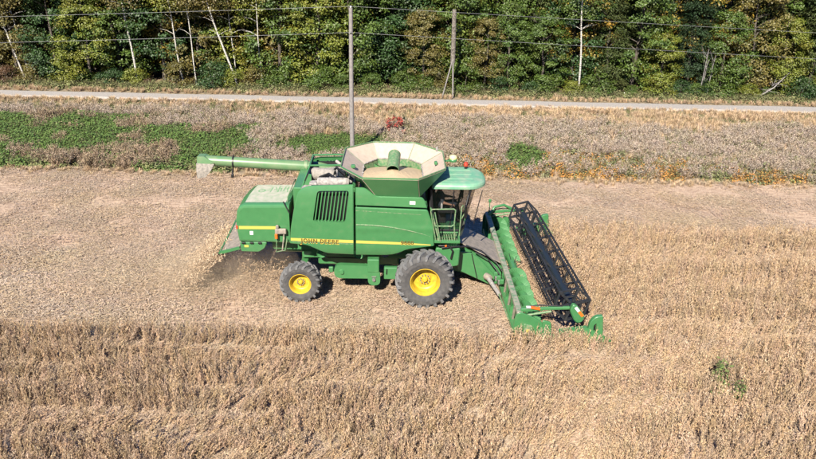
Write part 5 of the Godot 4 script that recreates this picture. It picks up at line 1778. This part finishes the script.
		mb = MB.new()
		mb.bar(Vector3(2.44, 1.02, za), Vector3(3.05, 1.06, za), 0.09, 0.10, Vector3.UP, 0.015)
		mb.bar(Vector3(3.02, 1.07, za), Vector3(3.80, 1.10, za), 0.08, 0.09, Vector3.UP, 0.015)
		var ra := part("reel_arm", mb, M.green, h)
		mb = MB.new(); mb.tube([Vector3(2.55, 0.84, za), Vector3(3.3, 0.98, za)], 0.035, 8)
		part("lift_cylinder", mb, M.green_dust_or_sheen, ra)
		mb = MB.new(); mb.tube([Vector3(2.6, 1.1, za - 0.05), Vector3(3.0, 1.16, za - 0.03), Vector3(3.6, 1.14, za)], 0.018, 6)
		part("hose", mb, M.black, ra)
		if e[1] > 0:
			mb = MB.new(); mb.bar(Vector3(2.58, 1.135, za + 0.05), Vector3(2.70, 1.135, za + 0.05), 0.09, 0.03)
			part("white_reflector", mb, M.white, ra)
			mb = MB.new(); mb.bar(Vector3(2.71, 1.13, za + 0.05), Vector3(2.96, 1.09, za + 0.06), 0.09, 0.04)
			part("orange_reflector", mb, M.orange, ra)
	# hose loop at the far end
	mb = MB.new()
	mb.tube([Vector3(2.45, 0.98, -3.1), Vector3(2.65, 1.28, -3.2), Vector3(3.0, 1.32, -3.3), Vector3(3.3, 1.16, -3.35)], 0.05, 10)
	part("hose_guard", mb, M.green, h)
	mb = MB.new(); mb.tube([Vector3(2.46, 0.9, -3.2), Vector3(2.46, 1.5, -3.2)], 0.018, 6)
	mb.box(Vector3(2.46, 1.52, -3.2), Vector3(0.1, 0.12, 0.06), 0.02)
	part("marker_post", mb, M.green, h)

func build_reel(C: Node3D) -> void:
	var r := grp("reel", C, Vector3(3.77, 1.12, 0.57))
	r.rotation.y = 0.040
	r.position.y = 1.14
	var half := 3.42
	var R := 0.52
	var ph := 0.25
	var mb := MB.new()
	mb.tube([Vector3(0, 0, -half), Vector3(0, 0, half)], 0.11, 20)
	part("centre_tube", mb, M.reel_tube, r)
	for i in 7:
		var z := lerpf(-half, half, i / 6.0)
		mb = MB.new()
		var ends: bool = i == 0 or i == 6
		for k in 6:
			var a := TAU * k / 6.0 + ph
			var a2 := TAU * (k + 1) / 6.0 + ph
			var p := Vector3(cos(a), sin(a), 0)
			var q := Vector3(cos(a2), sin(a2), 0)
			var o := Vector3(0, 0, z)
			mb.bar(o + p * 0.09, o + p * R, 0.045 if not ends else 0.06, 0.06 if not ends else 0.09, Vector3(0, 0, 1))
			if ends:
				mb.bar(o + p * R, o + q * R, 0.05, 0.06, Vector3(0, 0, 1))
				mb.bar(o + p * R * 0.55, o + q * R * 0.55, 0.04, 0.06, Vector3(0, 0, 1))
		part("end_spider" if ends else "spider", mb, M.reel, r)
	for k in 6:
		var a := TAU * k / 6.0 + ph
		var p := Vector3(cos(a), sin(a), 0) * R
		mb = MB.new()
		mb.tube([p + Vector3(0, 0, -half), p + Vector3(0, 0, half)], 0.034, 8)
		for i in 44:
			var z := -half + 0.08 + (2 * half - 0.16) * i / 43.0
			mb.tube([p + Vector3(0, 0, z), p + Vector3(-0.03, -0.13, z), p + Vector3(-0.05, -0.25, z)], [0.012, 0.010, 0.007], 4, false)
		part("bat", mb, M.reel, r)
	# drive cover on the near end
	mb = MB.new()
	var zz := half + 0.16
	mb.prism(rounded([[-0.02, 0.10, 0.1], [0.10, 0.06, 0.08], [0.36, -0.28, 0.1], [0.30, -0.46, 0.1], [0.16, -0.50, 0.1], [0.06, -0.42, 0.1], [-0.10, -0.10, 0.1]], 0.08, 5), zz - 0.1, zz + 0.07, 0.03)
	var dc := part("drive_cover", mb, M.green, r)
	mb = MB.new(); mb.bar(Vector3(0.05, 0.02, zz + 0.074), Vector3(0.155, -0.11, zz + 0.074), 0.08, 0.006, Vector3(0, 0, 1))
	part("white_reflector", mb, M.white, dc)
	mb = MB.new(); mb.bar(Vector3(0.16, -0.117, zz + 0.074), Vector3(0.28, -0.265, zz + 0.074), 0.08, 0.006, Vector3(0, 0, 1))
	part("orange_reflector", mb, M.orange, dc)

# ------------------------------------------------------------------ the driver
# smooth union of tapered capsules [a, b, ra, rb, colour], meshed as surface nets
func sdf_add(mb: MB, bones: Array, cell: float, k: float) -> void:
	var lo := Vector3.ONE * 1e9
	var hi := -lo
	for b in bones:
		var r: float = maxf(b[2], b[3]) + cell * 2.0
		lo = lo.min(b[0] - Vector3.ONE * r).min(b[1] - Vector3.ONE * r)
		hi = hi.max(b[0] + Vector3.ONE * r).max(b[1] + Vector3.ONE * r)
	var nx := int((hi.x - lo.x) / cell) + 2
	var ny := int((hi.y - lo.y) / cell) + 2
	var nz := int((hi.z - lo.z) / cell) + 2
	var d := PackedFloat32Array()
	d.resize(nx * ny * nz)
	d.fill(1.0)
	for b in bones:
		var a: Vector3 = b[0]
		var ab: Vector3 = b[1] - b[0]
		var l2 := maxf(ab.length_squared(), 1e-9)
		var r := maxf(b[2], b[3]) + k + cell * 2.0
		var p0: Vector3 = ((a.min(b[1]) - Vector3.ONE * r - lo) / cell).max(Vector3.ZERO)
		var p1: Vector3 = ((a.max(b[1]) + Vector3.ONE * r - lo) / cell).min(Vector3(nx - 1, ny - 1, nz - 1))
		for z in range(int(p0.z), int(p1.z) + 1):
			for y in range(int(p0.y), int(p1.y) + 1):
				for x in range(int(p0.x), int(p1.x) + 1):
					var p := lo + Vector3(x, y, z) * cell - a
					var t := clampf(p.dot(ab) / l2, 0.0, 1.0)
					var e := (p - ab * t).length() - lerpf(b[2], b[3], t)
					var i := (z * ny + y) * nx + x
					var o := d[i]
					var h := maxf(k - absf(o - e), 0.0) / k
					d[i] = minf(o, e) - h * h * k * 0.25
	var vid := {}
	var vp := []
	var vc := []
	for z in nz - 1:
		for y in ny - 1:
			for x in nx - 1:
				var i := (z * ny + y) * nx + x
				var c := [d[i], d[i + 1], d[i + nx], d[i + nx + 1], d[i + nx * ny], d[i + nx * ny + 1], d[i + nx * ny + nx], d[i + nx * ny + nx + 1]]
				var neg := 0
				for q in c: if q < 0.0: neg += 1
				if neg == 0 or neg == 8: continue
				var s := Vector3.ZERO
				var cnt := 0
				for e in [[0, 1], [2, 3], [4, 5], [6, 7], [0, 2], [1, 3], [4, 6], [5, 7], [0, 4], [1, 5], [2, 6], [3, 7]]:
					if (c[e[0]] < 0.0) != (c[e[1]] < 0.0):
						var f: float = c[e[0]] / (c[e[0]] - c[e[1]])
						var u := Vector3(e[0] & 1, (e[0] >> 1) & 1, e[0] >> 2)
						var w := Vector3(e[1] & 1, (e[1] >> 1) & 1, e[1] >> 2)
						s += u.lerp(w, f); cnt += 1
				var p := lo + (Vector3(x, y, z) + s / cnt) * cell
				vid[i] = vp.size(); vp.append(p)
				var best := 1e9
				var bc := Color.WHITE
				for b in bones:
					var ab: Vector3 = b[1] - b[0]
					var t := clampf((p - b[0]).dot(ab) / maxf(ab.length_squared(), 1e-9), 0.0, 1.0)
					var e2: float = (p - b[0] - ab * t).length() - lerpf(b[2], b[3], t)
					if e2 < best: best = e2; bc = b[4]
				vc.append(bc)
	var sten := [1, nx, nx * ny]
	var quads := []
	var vn := []
	for i in vp.size(): vn.append(Vector3.ZERO)
	for z in range(1, nz - 1):
		for y in range(1, ny - 1):
			for x in range(1, nx - 1):
				var i := (z * ny + y) * nx + x
				for ax in 3:
					if (d[i] < 0.0) == (d[i + sten[ax]] < 0.0): continue
					var u: int = sten[(ax + 1) % 3]
					var w: int = sten[(ax + 2) % 3]
					if not (vid.has(i) and vid.has(i - u) and vid.has(i - u - w) and vid.has(i - w)): continue
					var q := [vid[i], vid[i - u], vid[i - u - w], vid[i - w]]
					var nn: Vector3 = (vp[q[2]] - vp[q[0]]).cross(vp[q[3]] - vp[q[1]])
					var od := Vector3.ZERO
					od[ax] = 1.0 if d[i] < 0.0 else -1.0
					if nn.dot(od) < 0.0: nn = -nn
					for j in q: vn[j] += nn
					quads.append(q)
	for q in quads:
		mb.col = vc[q[0]]
		mb.squad(vp[q[0]], vp[q[1]], vp[q[2]], vp[q[3]], vn[q[0]], vn[q[1]], vn[q[2]], vn[q[3]])

func build_driver() -> void:
	var shirt := Color(0.055, 0.065, 0.09)
	var jeans := Color(0.03, 0.04, 0.065)
	var skin := Color(0.46, 0.26, 0.18)
	var shoe := Color(0.02, 0.016, 0.012)
	var hair := Color(0.05, 0.03, 0.018)
	var mb := MB.new()
	var V := func(x: float, y: float, z: float) -> Vector3: return Vector3(x, y, z)
	var b := []
	b.append([V.call(0.42, 2.59, -0.07), V.call(0.42, 2.59, 0.07), 0.125, 0.125, jeans])
	b.append([V.call(0.41, 2.64, 0), V.call(0.37, 2.88, 0), 0.135, 0.15, shirt])
	b.append([V.call(0.37, 2.93, -0.13), V.call(0.37, 2.93, 0.13), 0.085, 0.085, shirt])
	b.append([V.call(0.37, 2.98, 0), V.call(0.39, 3.10, 0), 0.058, 0.05, skin])
	for s in [1.0, -1.0]:
		b.append([V.call(0.44, 2.58, 0.10 * s), V.call(0.84, 2.62, 0.15 * s), 0.095, 0.068, jeans])
		b.append([V.call(0.84, 2.62, 0.15 * s), V.call(0.92, 2.18, 0.15 * s), 0.066, 0.045, jeans])
		b.append([V.call(0.91, 2.10, 0.15 * s), V.call(1.07, 2.05, 0.16 * s), 0.045, 0.035, shoe])
	b.append([V.call(0.37, 2.96, 0.17), V.call(0.46, 2.73, 0.30), 0.062, 0.048, shirt])
	b.append([V.call(0.46, 2.73, 0.30), V.call(0.72, 2.69, 0.385), 0.044, 0.029, skin])
	b.append([V.call(0.37, 2.96, -0.17), V.call(0.54, 2.75, -0.28), 0.062, 0.048, shirt])
	b.append([V.call(0.54, 2.75, -0.28), V.call(0.77, 2.76, -0.19), 0.044, 0.029, skin])
	sdf_add(mb, b, 0.02, 0.05)
	# head with face, hair, ears
	var hc := Vector3(0.41, 3.175, 0)
	var h := [
		[hc + Vector3(-0.012, 0.01, 0), hc + Vector3(0.012, 0.02, 0), 0.088, 0.084, skin],
		[hc + Vector3(0.02, -0.06, 0), hc + Vector3(0.055, -0.075, 0), 0.058, 0.040, skin],
		[hc + Vector3(0.086, 0.012, 0), hc + Vector3(0.106, -0.022, 0), 0.010, 0.016, skin],
		[hc + Vector3(0.07, 0.028, 0.032), hc + Vector3(0.07, 0.028, -0.032), 0.022, 0.022, skin],
		[hc + Vector3(0.086, 0.006, 0.032), hc + Vector3(0.087, 0.006, 0.03), 0.010, 0.010, Color(0.03, 0.02, 0.02)],
		[hc + Vector3(0.086, 0.006, -0.032), hc + Vector3(0.087, 0.006, -0.03), 0.010, 0.010, Color(0.03, 0.02, 0.02)],
		[hc + Vector3(0.088, -0.052, 0.02), hc + Vector3(0.088, -0.052, -0.02), 0.009, 0.009, Color(0.32, 0.12, 0.1)],
		[hc + Vector3(-0.005, 0.005, 0.088), hc + Vector3(-0.01, -0.025, 0.086), 0.018, 0.012, skin],
		[hc + Vector3(-0.005, 0.005, -0.088), hc + Vector3(-0.01, -0.025, -0.086), 0.018, 0.012, skin],
		[hc + Vector3(-0.035, 0.045, 0), hc + Vector3(0.025, 0.07, 0), 0.082, 0.060, hair],
		[hc + Vector3(-0.05, -0.02, 0), hc + Vector3(-0.045, 0.03, 0), 0.062, 0.075, hair]]
	sdf_add(mb, h, 0.008, 0.018)
	# hands: right closed on the joystick, left on the steering wheel
	for s in [1.0, -1.0]:
		var w := Vector3(0.72, 2.69, 0.385) if s > 0 else Vector3(0.77, 2.76, -0.19)
		var f := Vector3(0.97, 0.02, 0.2).normalized() if s > 0 else Vector3(0.85, 0.1, 0.5).normalized()
		var r := f.cross(Vector3.UP).normalized()
		var u := r.cross(f).normalized()
		var hb := [[w, w + f * 0.04, 0.027, 0.028, skin]]
		for i in 4:
			var o := (i - 1.5) * 0.019
			var k0: Vector3 = w + f * 0.085 + r * o + u * 0.006
			hb.append([w + f * 0.03 + r * o * 0.8, k0, 0.015, 0.0115, skin])
			var ln: float = [0.040, 0.046, 0.043, 0.034][i]
			var k1: Vector3 = k0 + (f * 0.55 - u * 0.83) * ln
			hb.append([k0, k1, 0.0105, 0.0095, skin])
			var k2: Vector3 = k1 + (-f * 0.45 - u * 0.89) * ln * 0.65
			hb.append([k1, k2, 0.0095, 0.008, skin])
		var ts: Vector3 = w + f * 0.025 - r * 0.026 * s
		var tk: Vector3 = ts + (f * 0.7 - r * 0.5 * s - u * 0.4).normalized() * 0.04
		hb.append([ts, tk, 0.014, 0.011, skin])
		hb.append([tk, tk + (f * 0.8 + r * 0.2 * s - u * 0.6).normalized() * 0.032, 0.011, 0.008, skin])
		sdf_add(mb, hb, 0.006, 0.008)
	var o := one("person", mb, vert_mat(0.8), "driver in dark clothes seated in the harvester cab with a hand on the joystick", "person")
	o.position = CO; o.rotation.y = CTURN

# ------------------------------------------------------------------ chaff and dust behind the harvester
func build_chaff() -> void:
	var X := Transform3D(Basis(Vector3.UP, CTURN), CO)
	var kinds := []
	for k in 4:
		var mb := MB.new()
		for i in 5:
			var d := rdir()
			var l := rng.randf_range(0.03, 0.11)
			var s := d.cross(rdir()).normalized() * rng.randf_range(0.004, 0.009)
			var p := rdir() * 0.09
			mb.col = Color(0.60, 0.48, 0.33).lerp(Color(0.40, 0.27, 0.16), rng.randf()) * rng.randf_range(0.85, 1.15)
			mb.quad(p - s, p + s, p + d * l + s, p + d * l - s)
		kinds.append(mb.mesh())
	var spots := []
	for i in 2600:
		var t := pow(rng.randf(), 0.75) * 0.56
		var z := rng.randf_range(-1.2, 1.35)
		var v := 3.4 + rng.randfn() * 0.5
		var p := Vector3(-6.25 - v * t * 0.8, 1.34 - 0.4 * t - 4.0 * t * t, z * (1.0 + t * 0.5)) + rdir() * (0.05 + 0.35 * t)
		if p.y < 0.03: p.y = rng.randf_range(0.02, 0.10)
		spots.append([X * Transform3D(Basis(rdir(), rng.randf() * TAU), p), Color(1, 1, 1) * rng.randf_range(0.8, 1.15)])
	for i in 320:
		var p := Vector3(rng.randf_range(-6.0, -4.4), 0, rng.randf_range(0.2, 1.5))
		p.y = rng.randf_range(0.02, 1.3) * (0.4 + 0.6 * rng.randf())
		spots.append([X * Transform3D(Basis(rdir(), rng.randf() * TAU), p), Color(0.9, 0.85, 0.8) * rng.randf_range(0.7, 1.05)])
	mass("flying_chaff", "chopped_straw", kinds, spots, M.straw, "chopped straw and chaff flying out behind the harvester", "chaff")
	for a in [[Vector3(-7.0, 0.55, 0.7), Vector3(3.2, 1.7, 3.8), 0.12], [Vector3(-5.2, 0.75, 1.1), Vector3(2.4, 1.9, 2.6), 0.085], [Vector3(-9.4, 0.5, 0.3), Vector3(5.5, 1.4, 4.5), 0.05]]:
		var fv := FogVolume.new()
		fv.name = numbered("dust_cloud")
		fv.shape = RenderingServer.FOG_VOLUME_SHAPE_ELLIPSOID
		fv.size = a[1]
		var fm := FogMaterial.new()
		fm.density = a[2]; fm.albedo = Color(1.0, 0.90, 0.76); fm.edge_fade = 0.6
		fv.material = fm
		add_child(fv)
		fv.transform = X * Transform3D(Basis.IDENTITY, a[0])
		tag(fv, "brown dust cloud drifting " + ("behind the spreader" if a[2] == 0.12 else ("beside the rear wheel under the hood" if a[2] > 0.08 else "low over the straw the harvester left")), "dust", "", "stuff")
